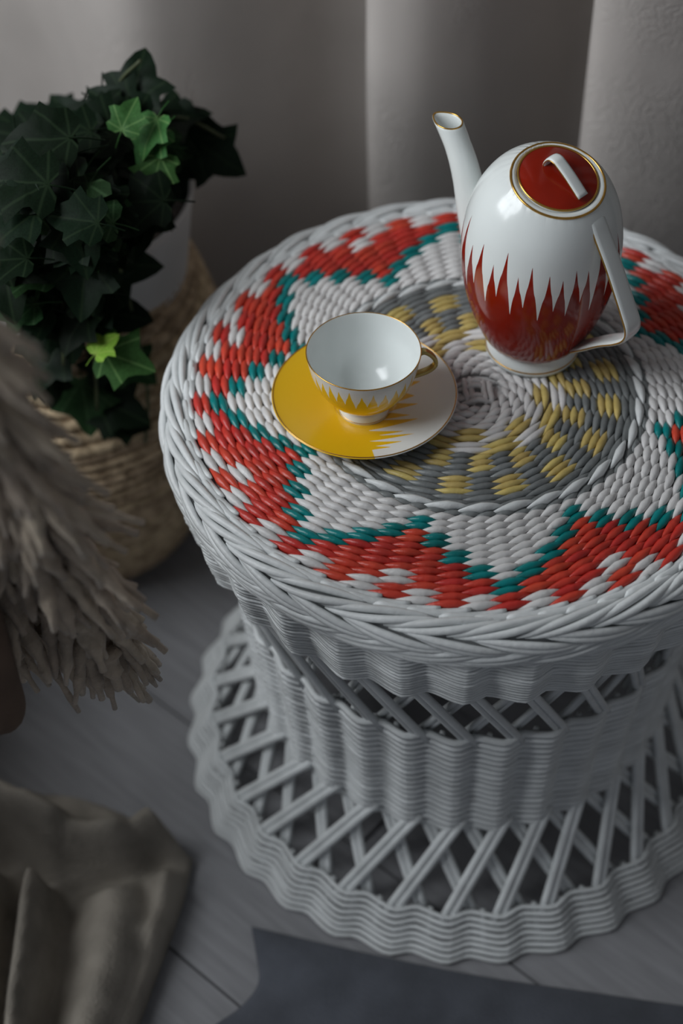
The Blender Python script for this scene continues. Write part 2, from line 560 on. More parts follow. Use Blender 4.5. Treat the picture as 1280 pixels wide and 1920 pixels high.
# ---- wavy woven bands and crossed lattices
def wave(p):
    """0..1 over one scallop: long slope to the ridge, short one back"""
    p = p % 1.0
    k = .62
    q = p / k if p < k else (1 - p) / (1 - k)
    return (.5 - .5 * math.cos(PI * q)) * .55 + q * .45
def band(name, cane, zr, n, rad, amp, shift, label=None):
    """zr: list of (z, R); n canes between first and last"""
    mb = MB()
    zs_ = [q[0] for q in zr][::-1]; rs_ = [q[1] for q in zr][::-1]
    NS = 32 * 8
    # upright stakes that the canes are woven round, two to a scallop
    for j in range(64):
        a_ = TAU * (j + .25) / 64
        pts = []
        for i in range(6):
            z = zr[0][0] + (zr[-1][0] - zr[0][0]) * i / 5
            r = lerp(z, zs_, rs_) - rad * 1.5 - .002 + amp * (wave(32 * a_ / TAU + shift) - .6)
            pts.append((r * math.cos(a_), r * math.sin(a_), z))
        mb.tube(pts, .0026, 6)
    b = mb.build(name, M['white'], table, (0, 0, H))
    for i in range(n):
        z = zr[0][0] + (zr[-1][0] - zr[0][0]) * i / (n - 1)
        R = lerp(z, zs_, rs_)
        mb = MB(); pts = []
        for k in range(NS):
            a = TAU * k / NS
            wv = wave(32 * k / NS + shift + .012 * math.sin(i * 2.1))
            r = R + amp * (wv - .6) + .0006 * noise.noise(Vector((math.cos(a) * 14, math.sin(a) * 14, i * 3.3)))
            zz = z + .0007 * noise.noise(Vector((math.cos(a) * 9, math.sin(a) * 9, i * 7.7)))
            pts.append((r * math.cos(a), r * math.sin(a), zz))
        mb.tube(pts, rad, 6, closed=True, up=(0, 0, 1), flat=1.15)
        mb.build(cane, M['white'], b)
    return b
band('apron_band', 'apron_cane', [(-.037, .2490), (-.065, .2460), (-.097, .238)], 14, .00175, .0090, .1)
band('waist_band', 'waist_cane', [(-.200, .2065), (-.25, .202), (-.30, .1985), (-.345, .1985)], 18, .0031, .0075, .2)
band('base_band', 'base_cane', [(-.419, .2465), (-.44, .260), (-.4575, .270)], 8, .0021, .0080, .15)

def strut_set(name, z0, r0, z1, r1, lean, rad, gap, inset, phase, bow=0.):
    mb = MB()
    for sgn in (-1, 1):
        pts = []
        for i in range(9):
            s = i / 8
            ph = lean * (s - .5)
            # straight in space between the two ends
            a0, a1 = -lean / 2, lean / 2
            x = (r0 - inset) * math.cos(a0) * (1 - s) + (r1 - inset) * math.cos(a1) * s
            y = (r0 - inset) * math.sin(a0) * (1 - s) + (r1 - inset) * math.sin(a1) * s
            x += bow * math.sin(PI * s)
            z = z0 * (1 - s) + z1 * s
            pts.append((x, y + sgn * gap, z))
        mb.tube(pts, rad, 7)
    me = mb.mesh(name, [M['white']])
    for j in range(32):
        o = bpy.data.objects.new(name, me)
        COL.objects.link(o); o.parent = table
        o.location = (0, 0, H)
        o.rotation_euler = (0, 0, phase + TAU * j / 32 + random.uniform(-.012, .012))
strut_set('upper_lattice_strut', -.085, .236, -.210, .204, C32 * 1.3, .0034, .0032, .002, .02)
strut_set('upper_lattice_strut', -.085, .230, -.210, .198, -C32 * 1.3, .0030, .0030, .006, .06)
strut_set('lower_lattice_strut', -.335, .196, -.425, .247, -C32 * 1.25, .0039, .0037, .0, .0)
strut_set('lower_lattice_strut', -.335, .190, -.425, .241, C32 * 1.25, .0037, .0035, .003, .05)

# ------------------------------------------------------------------ teapot
def flame_edge(az, tips, vals):
    """height of the painted flames at azimuth az (degrees); tips and valleys alternate"""
    pts = sorted([(a, z, 1) for a, z in tips] + [(a, z, 0) for a, z in vals])
    pts = [(pts[-1][0] - 360,) + pts[-1][1:]] + pts + [(pts[0][0] + 360,) + pts[0][1:]]
    for i in range(len(pts) - 1):
        if pts[i][0] <= az <= pts[i + 1][0]:
            s = (az - pts[i][0]) / max(1e-6, pts[i + 1][0] - pts[i][0])
            u = 2 * s - 1
            s = .5 + .5 * math.copysign(abs(u) ** 1.5, u) * .75 + .125 * u
            return pts[i][1] + (pts[i + 1][1] - pts[i][1]) * s
    return pts[0][1]

def flame_lathe(mb, prof, n, edge, rows_lo, rows_hi, mi_lo, mi_hi):
    zs_ = [q[1] for q in prof]; rs_ = [q[0] for q in prof]
    N = rows_lo + rows_hi + 1
    vv = []
    for k in range(n):
        az = -180 + 360 * k / n
        e = edge(az)
        zz = [zs_[0] + (e - zs_[0]) * i / rows_lo for i in range(rows_lo)] + [e + (zs_[-1] - e) * (i / rows_hi) for i in range(rows_hi + 1)]
        a = math.radians(az)
        for z in zz:
            r = lerp(z, zs_, rs_)
            vv.append((r * math.cos(a), r * math.sin(a), z))
    b = len(mb.v)
    mb.v.extend(vv)
    for k in range(n):
        k2 = (k + 1) % n
        for i in range(N - 1):
            mb.f.append((b + k * N + i, b + k2 * N + i, b + k2 * N + i + 1, b + k * N + i + 1))
            mb.m.append(mi_lo if i < rows_lo else mi_hi)

POT = [(.0345, .012), (.041, .019), (.0505, .040), (.0585, .068), (.0623, .096), (.0622, .120), (.0580, .144), (.0500, .163), (.038, .178), (.020, .188), (.0005, .191)]
PP = spline(POT, 14)
pot = thing('teapot', (.05, .047, H + .0052), 'tall white porcelain teapot with red flame pattern and gold lines', 'teapot')
pot.rotation_euler = (math.radians(1.1), 0, 0)
tips = [(-170.3, .1474), (-156.8, .1308), (-145.2, .1398), (-133.0, .1276), (-123.1, .1436), (-113.0, .1245), (-103.8, .1363), (-91.1, .1296), (-81.4, .1245), (-71.7, .1309), (-61.9, .1275), (-49, .152),
        (-38, .128), (-27, .140), (-16, .126), (-5, .137), (6, .124), (17, .141), (28, .129), (39, .138), (50, .126), (61, .140), (72, .128), (83, .136), (94, .125), (105, .141), (116, .128), (127, .138), (138, .127), (150, .143), (163, .130), (176, .138)]
vals = [(-177, .088), (-163.2, .0821), (-151.2, .0954), (-138.6, .0859), (-128.6, .0978), (-117.4, .0837), (-108.1, .0942), (-97.1, .0818), (-86.7, .0926), (-77.3, .086), (-67.4, .0975), (-57.3, .0833), (-43, .09),
        (-32, .088), (-21, .095), (-10, .083), (1, .093), (12, .086), (23, .096), (34, .084), (45, .092), (56, .087), (67, .095), (78, .084), (89, .093), (100, .086), (111, .095), (122, .084), (133, .093), (144, .086), (157, .092), (170, .085)]
mb = MB()
flame_lathe(mb, PP, 1080, lambda a: flame_edge(a, tips, vals), 14, 20, 1, 0)
body = mb.build('body', [M['porcelain'], M['redglaze']], pot)
# cut the slanted mouth
la, lb = math.radians(15), math.radians(-58)
LN = Vector((math.sin(la) * math.cos(lb), math.sin(la) * math.sin(lb), math.cos(la)))
bm = bmesh.new(); bm.from_mesh(body.data)
bmesh.ops.remove_doubles(bm, verts=bm.verts, dist=1e-6)
bmesh.ops.bisect_plane(bm, geom=bm.verts[:] + bm.edges[:] + bm.faces[:], plane_co=LN * .1748, plane_no=LN, clear_outer=True)
bmesh.ops.recalc_face_normals(bm, faces=bm.faces)
loop = [v.co.copy() for v in bm.verts if any(e.is_boundary for e in v.link_edges) and v.co.z > .1]
bm.to_mesh(body.data); bm.free()
LQ = LN.to_track_quat('Z', 'Y')
LC = sum(loop, Vector()) / len(loop)
LI = LQ.inverted()
lp = sorted(((LI @ (q - LC)) for q in loop), key=lambda q: math.atan2(q.y, q.x))
lp = [q for i, q in enumerate(lp) if i == 0 or (q - lp[i - 1]).length > 1e-4]
RM = min(math.hypot(q.x, q.y) for q in lp)
LR = .0311
LO = LI @ Vector((.0026, -.0024, 0)); LO.z = 0
def in_lid(o):
    o.rotation_mode = 'QUATERNION'; o.rotation_quaternion = LQ; o.location = LC
    return o
def ring(mb, R, z, rad, n=96, ns=8, flat=1.0):
    mb.tube([(R * math.cos(TAU * k / n), R * math.sin(TAU * k / n), z) for k in range(n)], rad, ns, closed=True, up=(0, 0, 1), flat=flat)
mb = MB(); n = len(lp); vv = []
for fr, z in ((1.0, 0.), (.75, .0007), (.4, .0004), (.12, -.0006), (0., -.003), (-.1, -.008)):
    for q in lp:
        a = math.atan2(q.y, q.x); ix, iy = LO.x + LR * math.cos(a), LO.y + LR * math.sin(a)
        vv.append((ix + (q.x - ix) * fr, iy + (q.y - iy) * fr, z))
mb.add(vv, [(k * n + i, k * n + (i + 1) % n, (k + 1) * n + (i + 1) % n, (k + 1) * n + i) for k in range(5) for i in range(n)])
recalc(in_lid(mb.build('mouth_rim', M['porcelain'], pot)))
lb_ = []
for k in range(90):
    a = -PI + TAU * (k + .5) / 90
    near = [q for q in lp if abs((math.atan2(q.y, q.x) - a + PI) % TAU - PI) < TAU / 90]
    R = sum(math.hypot(q.x, q.y) for q in near) / len(near)
    lb_.append((R * math.cos(a), R * math.sin(a), .0001))
mb = MB(); mb.tube(lb_, .0010, 8, closed=True, up=(0, 0, 1))
in_lid(mb.build('gold_mouth_line', M['gold'], pot))
mb = MB()
mb.lathe([(.0002, .0058), (.008, .0056), (.018, .0045), (.026, .0024), (LR - .0012, .0006)], 96, 1)
mb.lathe([(LR - .0012, .0006), (LR - .0002, -.0004), (LR - .0001, -.003)], 96, 0)
lid = in_lid(mb.build('lid', [M['porcelain'], M['redglaze']], pot))
lid.location = LC + LQ @ LO
mb = MB(); ring(mb, LR - .0006, .0004, .0009)
mb.build('gold_lid_line', M['gold'], lid)
def ribbon(mb, pts, w, t, side):
    """flat strap of width w, thickness t along pts; side = width direction"""
    P = [Vector(q) for q in pts]; sd = Vector(side).normalized(); vv = []
    for i, q in enumerate(P):
        T = (P[min(i + 1, len(P) - 1)] - P[max(i - 1, 0)]).normalized()
        nn = T.cross(sd).normalized()
        ww = w[i] if isinstance(w, list) else w
        prof = [(-1, 0), (-.93, .75), (-.6, 1), (0, 1.12), (.6, 1), (.93, .75), (1, 0), (.93, -.75), (.6, -1), (0, -1), (-.6, -1), (-.93, -.75)]
        for a, b in prof:
            vv.append(tuple(q + sd * (a * ww / 2) + nn * (b * t / 2)))
    n = 12; fs = []
    for i in range(len(P) - 1):
        for k in range(n):
            fs.append((i * n + k, i * n + (k + 1) % n, (i + 1) * n + (k + 1) % n, (i + 1) * n + k))
    fs.append(tuple(range(n - 1, -1, -1))); fs.append(tuple((len(P) - 1) * n + k for k in range(n)))
    mb.add(vv, fs)
# loop grip on the lid; local frame of the lid, running towards the handle
HA = math.radians(-50)
hd = LQ.inverted() @ Vector((math.cos(HA), math.sin(HA), 0)); hd.z = 0; hd.normalize()
sd = Vector((-hd.y, hd.x, 0))
prof = spline([(-.0130, .0045), (-.0128, .009), (-.0105, .0138), (-.006, .0158), (-.001, .0148), (.010, .0112), (.0255, .0046)], 6)
mb = MB(); ribbon(mb, [hd * u + Vector((0, 0, h)) for u, h in prof], .0095, .0026, sd)
grip = mb.build('lid_grip', M['porcelain'], lid); recalc(grip)
mb = MB(); mb.tube([hd * u + Vector((0, 0, h - .0004)) - sd * .0048 for u, h in prof], .00045, 6)
mb.build('gold_grip_line', M['gold'], grip)
# handle strap
HB = math.radians(-47)
h3 = Vector((math.cos(HB), math.sin(HB), 0)); s3 = Vector((-h3.y, h3.x, 0))
hp = spline([(.0430, .1655), (.0500, .1590), (.0570, .1480), (.0685, .1305), (.0795, .1115), (.0885, .0955), (.0945, .0835), (.0940, .0735), (.0860, .0640), (.0720, .0530), (.0570, .0390), (.0460, .0290)], 7)
hw = [.0158 + .0040 * (i / (len(hp) - 1)) ** 1.5 for i in range(len(hp))]
mb = MB(); ribbon(mb, [h3 * u + Vector((0, 0, z)) for u, z in hp], hw, .0042, s3)
handle = mb.build('handle', M['porcelain'], pot); recalc(handle)
for sg in (-1, 1):
    mb = MB(); mb.tube([h3 * u + Vector((0, 0, z)) + s3 * (sg * (hw[i] / 2 + .0001)) for i, (u, z) in enumerate(hp)], .0006, 6)
    mb.build('gold_handle_line', M['gold'], handle)
# spout
SB = math.radians(-46)
s_d = -Vector((math.cos(SB), math.sin(SB), 0))
sp = spline([(.050, .060), (.060, .078), (.0685, .100), (.076, .122), (.0835, .143), (.092, .160), (.1005, .1735)], 6)
SC = [s_d * u + Vector((0, 0, z)) for u, z in sp]
NSP = 28; NR = len(SC); rads = [lerp(i / (NR - 1), [0, .25, .55, .8, 1], [.018, .0155, .0118, .0104, .0106]) for i in range(NR)]
mb = MB(); side = Vector((-s_d.y, s_d.x, 0)); rings_o = []; rings_i = []
for i in range(NR):
    T = (SC[min(i + 1, NR - 1)] - SC[max(i - 1, 0)]).normalized()
    n2 = side.cross(T).normalized()
    ro = []; ri = []
    for k in range(NSP):
        a = TAU * k / NSP
        lip = max(0, (i / (NR - 1) - .72) / .28)
        # the mouth is cut level and drawn out to a small lip
        point = max(0, -math.cos(a)) ** 4
        o = SC[i] + side * (math.sin(a) * rads[i]) + n2 * (-math.cos(a) * rads[i] * (1 + .25 * lip * point))
        o = o + T * (lip * 1.0 * (SC[i].z - o.z) / max(.4, T.z))
        ii = SC[i] + (o - SC[i]) * (1 - .0016 / rads[i])
        ro.append(tuple(o)); ri.append(tuple(ii))
    rings_o.append(ro); rings_i.append(ri)
allr = rings_o + [[tuple((Vector(a) + Vector(b)) / 2 + (SC[-1] - SC[-2]).normalized() * .0006) for a, b in zip(rings_o[-1], rings_i[-1])]] + rings_i[::-1]
mb.add([q for r in allr for q in r], [(i * NSP + k, i * NSP + (k + 1) % NSP, (i + 1) * NSP + (k + 1) % NSP, (i + 1) * NSP + k) for i in range(len(allr) - 1) for k in range(NSP)])
spout = mb.build('spout', M['porcelain'], pot); recalc(spout)
mb = MB(); mb.tube(allr[NR], .0007, 6, closed=True)
mb.build('gold_spout_line', M['gold'], spout)
# foot
mb = MB(); mb.lathe([(.0005, .003), (.033, .003), (.036, .0), (.0385, .0003), (.0388, .003), (.0368, .0075), (.0345, .0125), (.0340, .0150), (.02, .0152)], 96)
foot = mb.build('foot', M['porcelain'], pot)
mb = MB(); ring(mb, .0384, .0042, .00055)
mb.build('gold_foot_line', M['gold'], foot)

# ------------------------------------------------------------------ saucer
SR = .0737
def saucer_material():
    m = mat('saucer_yellow_and_white_glaze', (.8, .84, .83), .2, .015, 20, coat=.5)
    nt = m.node_tree; b = nt.nodes['Principled BSDF']
    tc = nt.nodes.new('ShaderNodeTexCoord'); sx = nt.nodes.new('ShaderNodeSeparateXYZ')
    nt.links.new(tc.outputs['Object'], sx.inputs[0])
    m1 = nt.nodes.new('ShaderNodeMapRange'); m1.inputs['From Min'].default_value = -.075; m1.inputs['From Max'].default_value = .075
    nt.links.new(sx.outputs['Y'], m1.inputs['Value'])
    fc = nt.nodes.new('ShaderNodeFloatCurve'); nt.links.new(m1.outputs['Result'], fc.inputs['Value'])
    # flame tongues: (y, x) of tips and notches across the saucer
    tv = [(-.075, .006), (-.0625, .004), (-.060, .020), (-.0575, .0065), (-.0535, .0290), (-.0505, .0015), (-.0450, .0385), (-.0430, .0085), (-.0400, .0310), (-.0360, .0012), (-.0265, .0425), (-.0225, .0120), (-.0205, .0360), (-.0130, .0165),
          (-.0085, .0435), (-.0035, .0240), (.0015, .0405), (.0085, .0300), (.0165, .0460), (.0205, .0250), (.0270, .0400), (.0315, .0120), (.0380, .0380), (.0430, .0080), (.0490, .0330), (.0535, .0040), (.0590, .0250), (.0630, .0020), (.075, .004)]
    cu = fc.mapping.curves[0]
    pts = []
    for i, (y, x) in enumerate(tv):
        pts.append((y, x))
    while len(cu.points) < len(pts): cu.points.new(.5, .5)
    for q, (y, x) in zip(cu.points, pts):
        q.location = ((y + .075) / .15, (x + .075) / .15); q.handle_type = 'VECTOR'
    fc.mapping.update()
    m2 = nt.nodes.new('ShaderNodeMapRange'); m2.inputs['From Min'].default_value = -.075; m2.inputs['From Max'].default_value = .075
    nt.links.new(sx.outputs['X'], m2.inputs['Value'])
    lt = nt.nodes.new('ShaderNodeMath'); lt.operation = 'SUBTRACT'
    nt.links.new(fc.outputs['Value'], lt.inputs[0]); nt.links.new(m2.outputs['Result'], lt.inputs[1])
    st = nt.nodes.new('ShaderNodeMapRange'); st.inputs['From Min'].default_value = -.0015; st.inputs['From Max'].default_value = .0015
    nt.links.new(lt.outputs['Value'], st.inputs['Value'])
    mx = nt.nodes.new('ShaderNodeMix'); mx.data_type = 'RGBA'
    mx.inputs['A'].default_value = (.80, .83, .82, 1); mx.inputs['B'].default_value = (.85, .52, .012, 1)
    nt.links.new(st.outputs['Result'], mx.inputs['Factor']); nt.links.new(mx.outputs['Result'], b.inputs['Base Color'])
    return m
M['saucerglaze'] = saucer_material()
sau = thing('saucer', (-.091, -.017, H + .0052), 'yellow and white flame patterned saucer with gold edge under the cup', 'saucer')
mb = MB()
mb.lathe(spline([(.0003, .0030), (.015, .0029), (.0235, .0028), (.0262, .0038), (.036, .0054), (.052, .0086), (.066, .0118), (.0728, .0136), (.0737, .0136), (.0732, .0122), (.060, .0086), (.044, .0042), (.034, .0020), (.0325, .0), (.0290, .0), (.0280, .0016), (.0003, .0016)], 5), 160)
sb = mb.build('dish', M['saucerglaze'], sau)
mb = MB(); ring(mb, .0733, .0137, .0005, 128)
mb.build('gold_rim_line', M['gold'], sau)

# ------------------------------------------------------------------ cup
CUPO = [(.0180, .0095), (.0205, .0118), (.0285, .0195), (.0362, .031), (.0412, .044), (.0435, .055), (.0447, .0620)]
cup = thing('teacup', (-.0915, -.0255, H + .0052 + .0031), 'white porcelain teacup with yellow flames, gold rim and gold handle', 'cup')
ct = [(-149.5, .0585), (-137.7, .0580), (-127.9, .0600), (-117.8, .0570), (-106.1, .0590), (-93.7, .0541), (-81.8, .0566), (-68.8, .0537), (-56.3, .0545)]
cv = [(-143.5, .0420), (-132.6, .0405), (-122.1, .0410), (-112.1, .0410), (-100.6, .0365), (-87.8, .0396), (-75.7, .0372), (-62.8, .0375), (-50.5, .0400)]
a = -44.
while a < 202:
    ct.append((a, .054 + .005 * ((int(a * 7) % 5) / 5))); cv.append((a + 5.8, .038 + .003 * ((int(a * 3) % 4) / 4))); a += 11.7
mb = MB()
flame_lathe(mb, spline(CUPO, 12), 720, lambda a_: flame_edge(a_, ct, cv), 10, 8, 1, 0)
CI = spline([(.0447, .0620), (.04435, .0626), (.0436, .0618), (.0419, .0545), (.0394, .0440), (.0340, .0318), (.0262, .0218), (.0180, .0162), (.0090, .0140), (.0003, .0136)], 6)
mb.lathe(CI, 128)
cb = mb.build('bowl', [M['porcelain'], M['yellowglaze']], cup)
bm = bmesh.new(); bm.from_mesh(cb.data); bmesh.ops.remove_doubles(bm, verts=bm.verts, dist=1e-6); bm.to_mesh(cb.data); bm.free()
mb = MB(); ring(mb, .0444, .0625, .0005, 128)
mb.build('gold_rim_line', M['gold'], cup)
mb = MB(); mb.lathe([(.0003, .002), (.017, .002), (.0185, .0), (.0203, .0003), (.0207, .0025), (.0198, .0065), (.0182, .0097), (.012, .0102)], 80)
cf = mb.build('foot', M['porcelain'], cup)
mb = MB(); ring(mb, .0203, .0030, .0005, 80)
mb.build('gold_foot_line', M['gold'], cf)
mb = MB(); ring(mb, .0184, .0100, .0005, 80)
mb.build('gold_foot_line', M['gold'], cf)
ha = math.radians(8)
ch = Vector((math.cos(ha), math.sin(ha), 0)); cs = Vector((-ch.y, ch.x, 0))
pts = spline([(.0425, .0525), (.0475, .0540), (.0530, .0500), (.0570, .0430), (.0560, .0375), (.0500, .0330), (.0400, .0300), (.0350, .0280)], 6)
mb = MB(); ribbon(mb, [ch * u + Vector((0, 0, z)) for u, z in pts], .0062, .0034, cs)
recalc(mb.build('handle', M['goldpaint'], cup))

# ------------------------------------------------------------------ rope basket
BX, BY = -.40, .30
bask = thing('rope_basket', (BX, BY, 0), 'round bellied basket of coiled seagrass rope holding the potted ivy', 'basket')
BP = spline([(.112, .004), (.128, .03), (.148, .08), (.166, .14), (.174, .20), (.170, .255), (.158, .302), (.144, .345), (.132, .375)], 12)
bz = [q[1] for q in BP]; br = [q[0] for q in BP]
mb = MB(); mb.lathe([(.0005, .006), (.10, .006)] + [(r - .008, z) for r, z in BP] + [(br[-1] - .011, bz[-1])], 72)
lining = mb.build('basket_wall', M['seagrass'], bask)
# arc-length placement of the coils
arc = [0]
for i in range(1, len(BP)): arc.append(arc[-1] + math.dist(BP[i], BP[i - 1]))
s = .004
ci = 0
while s < arc[-1]:
    z = lerp(s, arc, bz); R = lerp(s, arc, br)
    thick = z > .262
    rad = .0082 if thick else .0058
    N = 150
    mb = MB()
    tw = 62 if thick else 50
    pts = [((R + .0012 * noise.noise(Vector((5 * math.cos(TAU * k / N), 5 * math.sin(TAU * k / N), ci * 4.)))) * math.cos(TAU * k / N), R * math.sin(TAU * k / N), z + .0014 * noise.noise(Vector((3 * math.cos(TAU * k / N), 3 * math.sin(TAU * k / N), ci * 9.)))) for k in range(N)]
    ph = random.random() * 6
    mb.tube(pts, rad, 8, closed=True, up=(0, 0, 1), twist=lambda i, a, tw=tw, ph=ph: 1 + .16 * math.cos(2 * a + TAU * tw * i / N + ph))
    mb.build('rope_coil', M['seagrass'], bask)
    s += .0150 if thick else .0108
    ci += 1

# ------------------------------------------------------------------ potted ivy
PXC, PYC = -.370, .295
ivy = thing('potted_ivy', (PXC, PYC, .16), 'dark green trailing ivy in a white planter standing in the rope basket', 'plant')
mb = MB()
mb.lathe([(.0005, .0), (.086, .0), (.090, .006), (.108, .16), (.124, .270), (.128, .290), (.1285, .294), (.124, .294), (.120, .262), (.119, .25), (.0005, .25)], 72)
mb.build('planter', M['potwhite'], ivy)
mb = MB()
vv = [(0, 0, .255)]; fs = []
for i in range(1, 9):
    for k in range(36):
        a = TAU * k / 36; r = .1185 * i / 8
        vv.append((r * math.cos(a), r * math.sin(a), (.252) + .008 * noise.noise(Vector((r * 60 * math.cos(a), r * 60 * math.sin(a), 2)))))
for k in range(36): fs.append((0, 1 + k, 1 + (k + 1) % 36))
for i in range(7):
    for k in range(36):
        fs.append((1 + i * 36 + k, 1 + (i + 1) * 36 + k, 1 + (i + 1) * 36 + (k + 1) % 36, 1 + i * 36 + (k + 1) % 36))
mb.add(vv, fs); mb.build('soil', M['soil'], ivy)

def leaf_material(name, c, vein, rough=.45):
    m = mat(name, c, rough, .16, 30, .15, 90, rnd=.3, spec=.10)
    nt = m.node_tree; b = nt.nodes['Principled BSDF']
    src = b.inputs['Base Color'].links[0].from_socket
    tc = nt.nodes.new('ShaderNodeTexCoord'); sx = nt.nodes.new('ShaderNodeSeparateXYZ'); nt.links.new(tc.outputs['Object'], sx.inputs[0])
    # radiating veins: bands of the polar angle round the leaf base
    at = nt.nodes.new('ShaderNodeMath'); at.operation = 'ARCTAN2'
    nt.links.new(sx.outputs['X'], at.inputs[0]); nt.links.new(sx.outputs['Y'], at.inputs[1])
    pp = nt.nodes.new('ShaderNodeMath'); pp.operation = 'PINGPONG'; pp.inputs[1].default_value = .36
    nt.links.new(at.outputs[0], pp.inputs[0])
    ln = nt.nodes.new('ShaderNodeVectorMath'); ln.operation = 'LENGTH'; nt.links.new(tc.outputs['Object'], ln.inputs[0])
    mu = nt.nodes.new('ShaderNodeMath'); mu.operation = 'MULTIPLY'; nt.links.new(pp.outputs[0], mu.inputs[0]); nt.links.new(ln.outputs['Value'], mu.inputs[1])
    rg = nt.nodes.new('ShaderNodeMapRange'); rg.inputs['From Min'].default_value = .008; rg.inputs['From Max'].default_value = .028
    rg.inputs['To Min'].default_value = .7; rg.inputs['To Max'].default_value = 0
    nt.links.new(mu.outputs[0], rg.inputs['Value'])
    mx = nt.nodes.new('ShaderNodeMix'); mx.data_type = 'RGBA'; mx.inputs['B'].default_value = (*vein, 1)
    nt.links.new(src, mx.inputs['A']); nt.links.new(rg.outputs['Result'], mx.inputs['Factor'])
    nt.links.new(mx.outputs['Result'], b.inputs['Base Color'])
    return m
LM = [leaf_material('dark_ivy_leaf', (.005, .0135, .006), (.016, .03, .014)), leaf_material('mid_green_ivy_leaf', (.016, .043, .015), (.04, .08, .035)),
      leaf_material('fresh_green_ivy_leaf', (.045, .13, .035), (.14, .26, .09)), leaf_material('lime_young_ivy_leaf', (.26, .48, .06), (.4, .55, .12))]
M['stem'] = mat('green_brown_vine', (.06, .075, .03), .6, .2)
def leaf_mesh(seed):
    """five-lobed ivy leaf, unit length, base at the origin, tip along +Y, domed and folded on the midrib"""
    rn = random.Random(seed)
    out = [(.0, -.02), (.15, -.13), (.33, -.12), (.50, .02), (.42, .16), (.43, .27), (.60, .45), (.47, .53), (.30, .58), (.23, .72), (.12, .90), (.0, 1.02)]
    R = [(x * rn.uniform(.92, 1.1), y + rn.uniform(-.02, .02)) for x, y in out[1:-1]]
    L = [(-x * rn.uniform(.9, 1.1), y + rn.uniform(-.02, .02)) for x, y in out[1:-1]]
    bend = rn.uniform(.1, .35); fold = rn.uniform(.10, .30); ph = rn.uniform(0, 6)
    def z(x, y):
        return fold * abs(x) - bend * (y - .3) ** 2 - .22 * x * x + .035 * math.sin(6 * x + 5 * y + ph)
    bd = [out[0]] + R + [out[-1]] + L[::-1]
    mid = [(0., .12), (0., .35), (0., .6)]
    v = [(x, y, z(x, y)) for x, y in bd]
    nb = len(bd)
    inner = [(x * .5, .3 + (y - .3) * .52) for x, y in bd]
    v += [(x, y, z(x, y) + .01) for x, y in inner]
    v.append((0, .3, z(0, .3) - .01))
    f = []
    for i in range(nb):
        j = (i + 1) % nb
        f.append((i, j, nb + j, nb + i)); f.append((nb + i, nb + j, 2 * nb))
    # petiole
    b = len(v)
    for (y, zz) in ((.02, -.005), (-.25, -.05), (-.5, -.16)):
        for k in range(4):
            a = TAU * k / 4; v.append((.016 * math.cos(a), y, zz + .016 * math.sin(a)))
    for i in range(2):
        for k in range(4): f.append((b + i * 4 + k, b + i * 4 + (k + 1) % 4, b + (i + 1) * 4 + (k + 1) % 4, b + (i + 1) * 4 + k))
    me = bpy.data.meshes.new('ivy_leaf'); me.from_pydata(v, [], f); me.polygons.foreach_set('use_smooth', [True] * len(f))
    me.materials.append(LM[0]); me.update()
    return me
LMESH = [leaf_mesh(i) for i in range(7)]
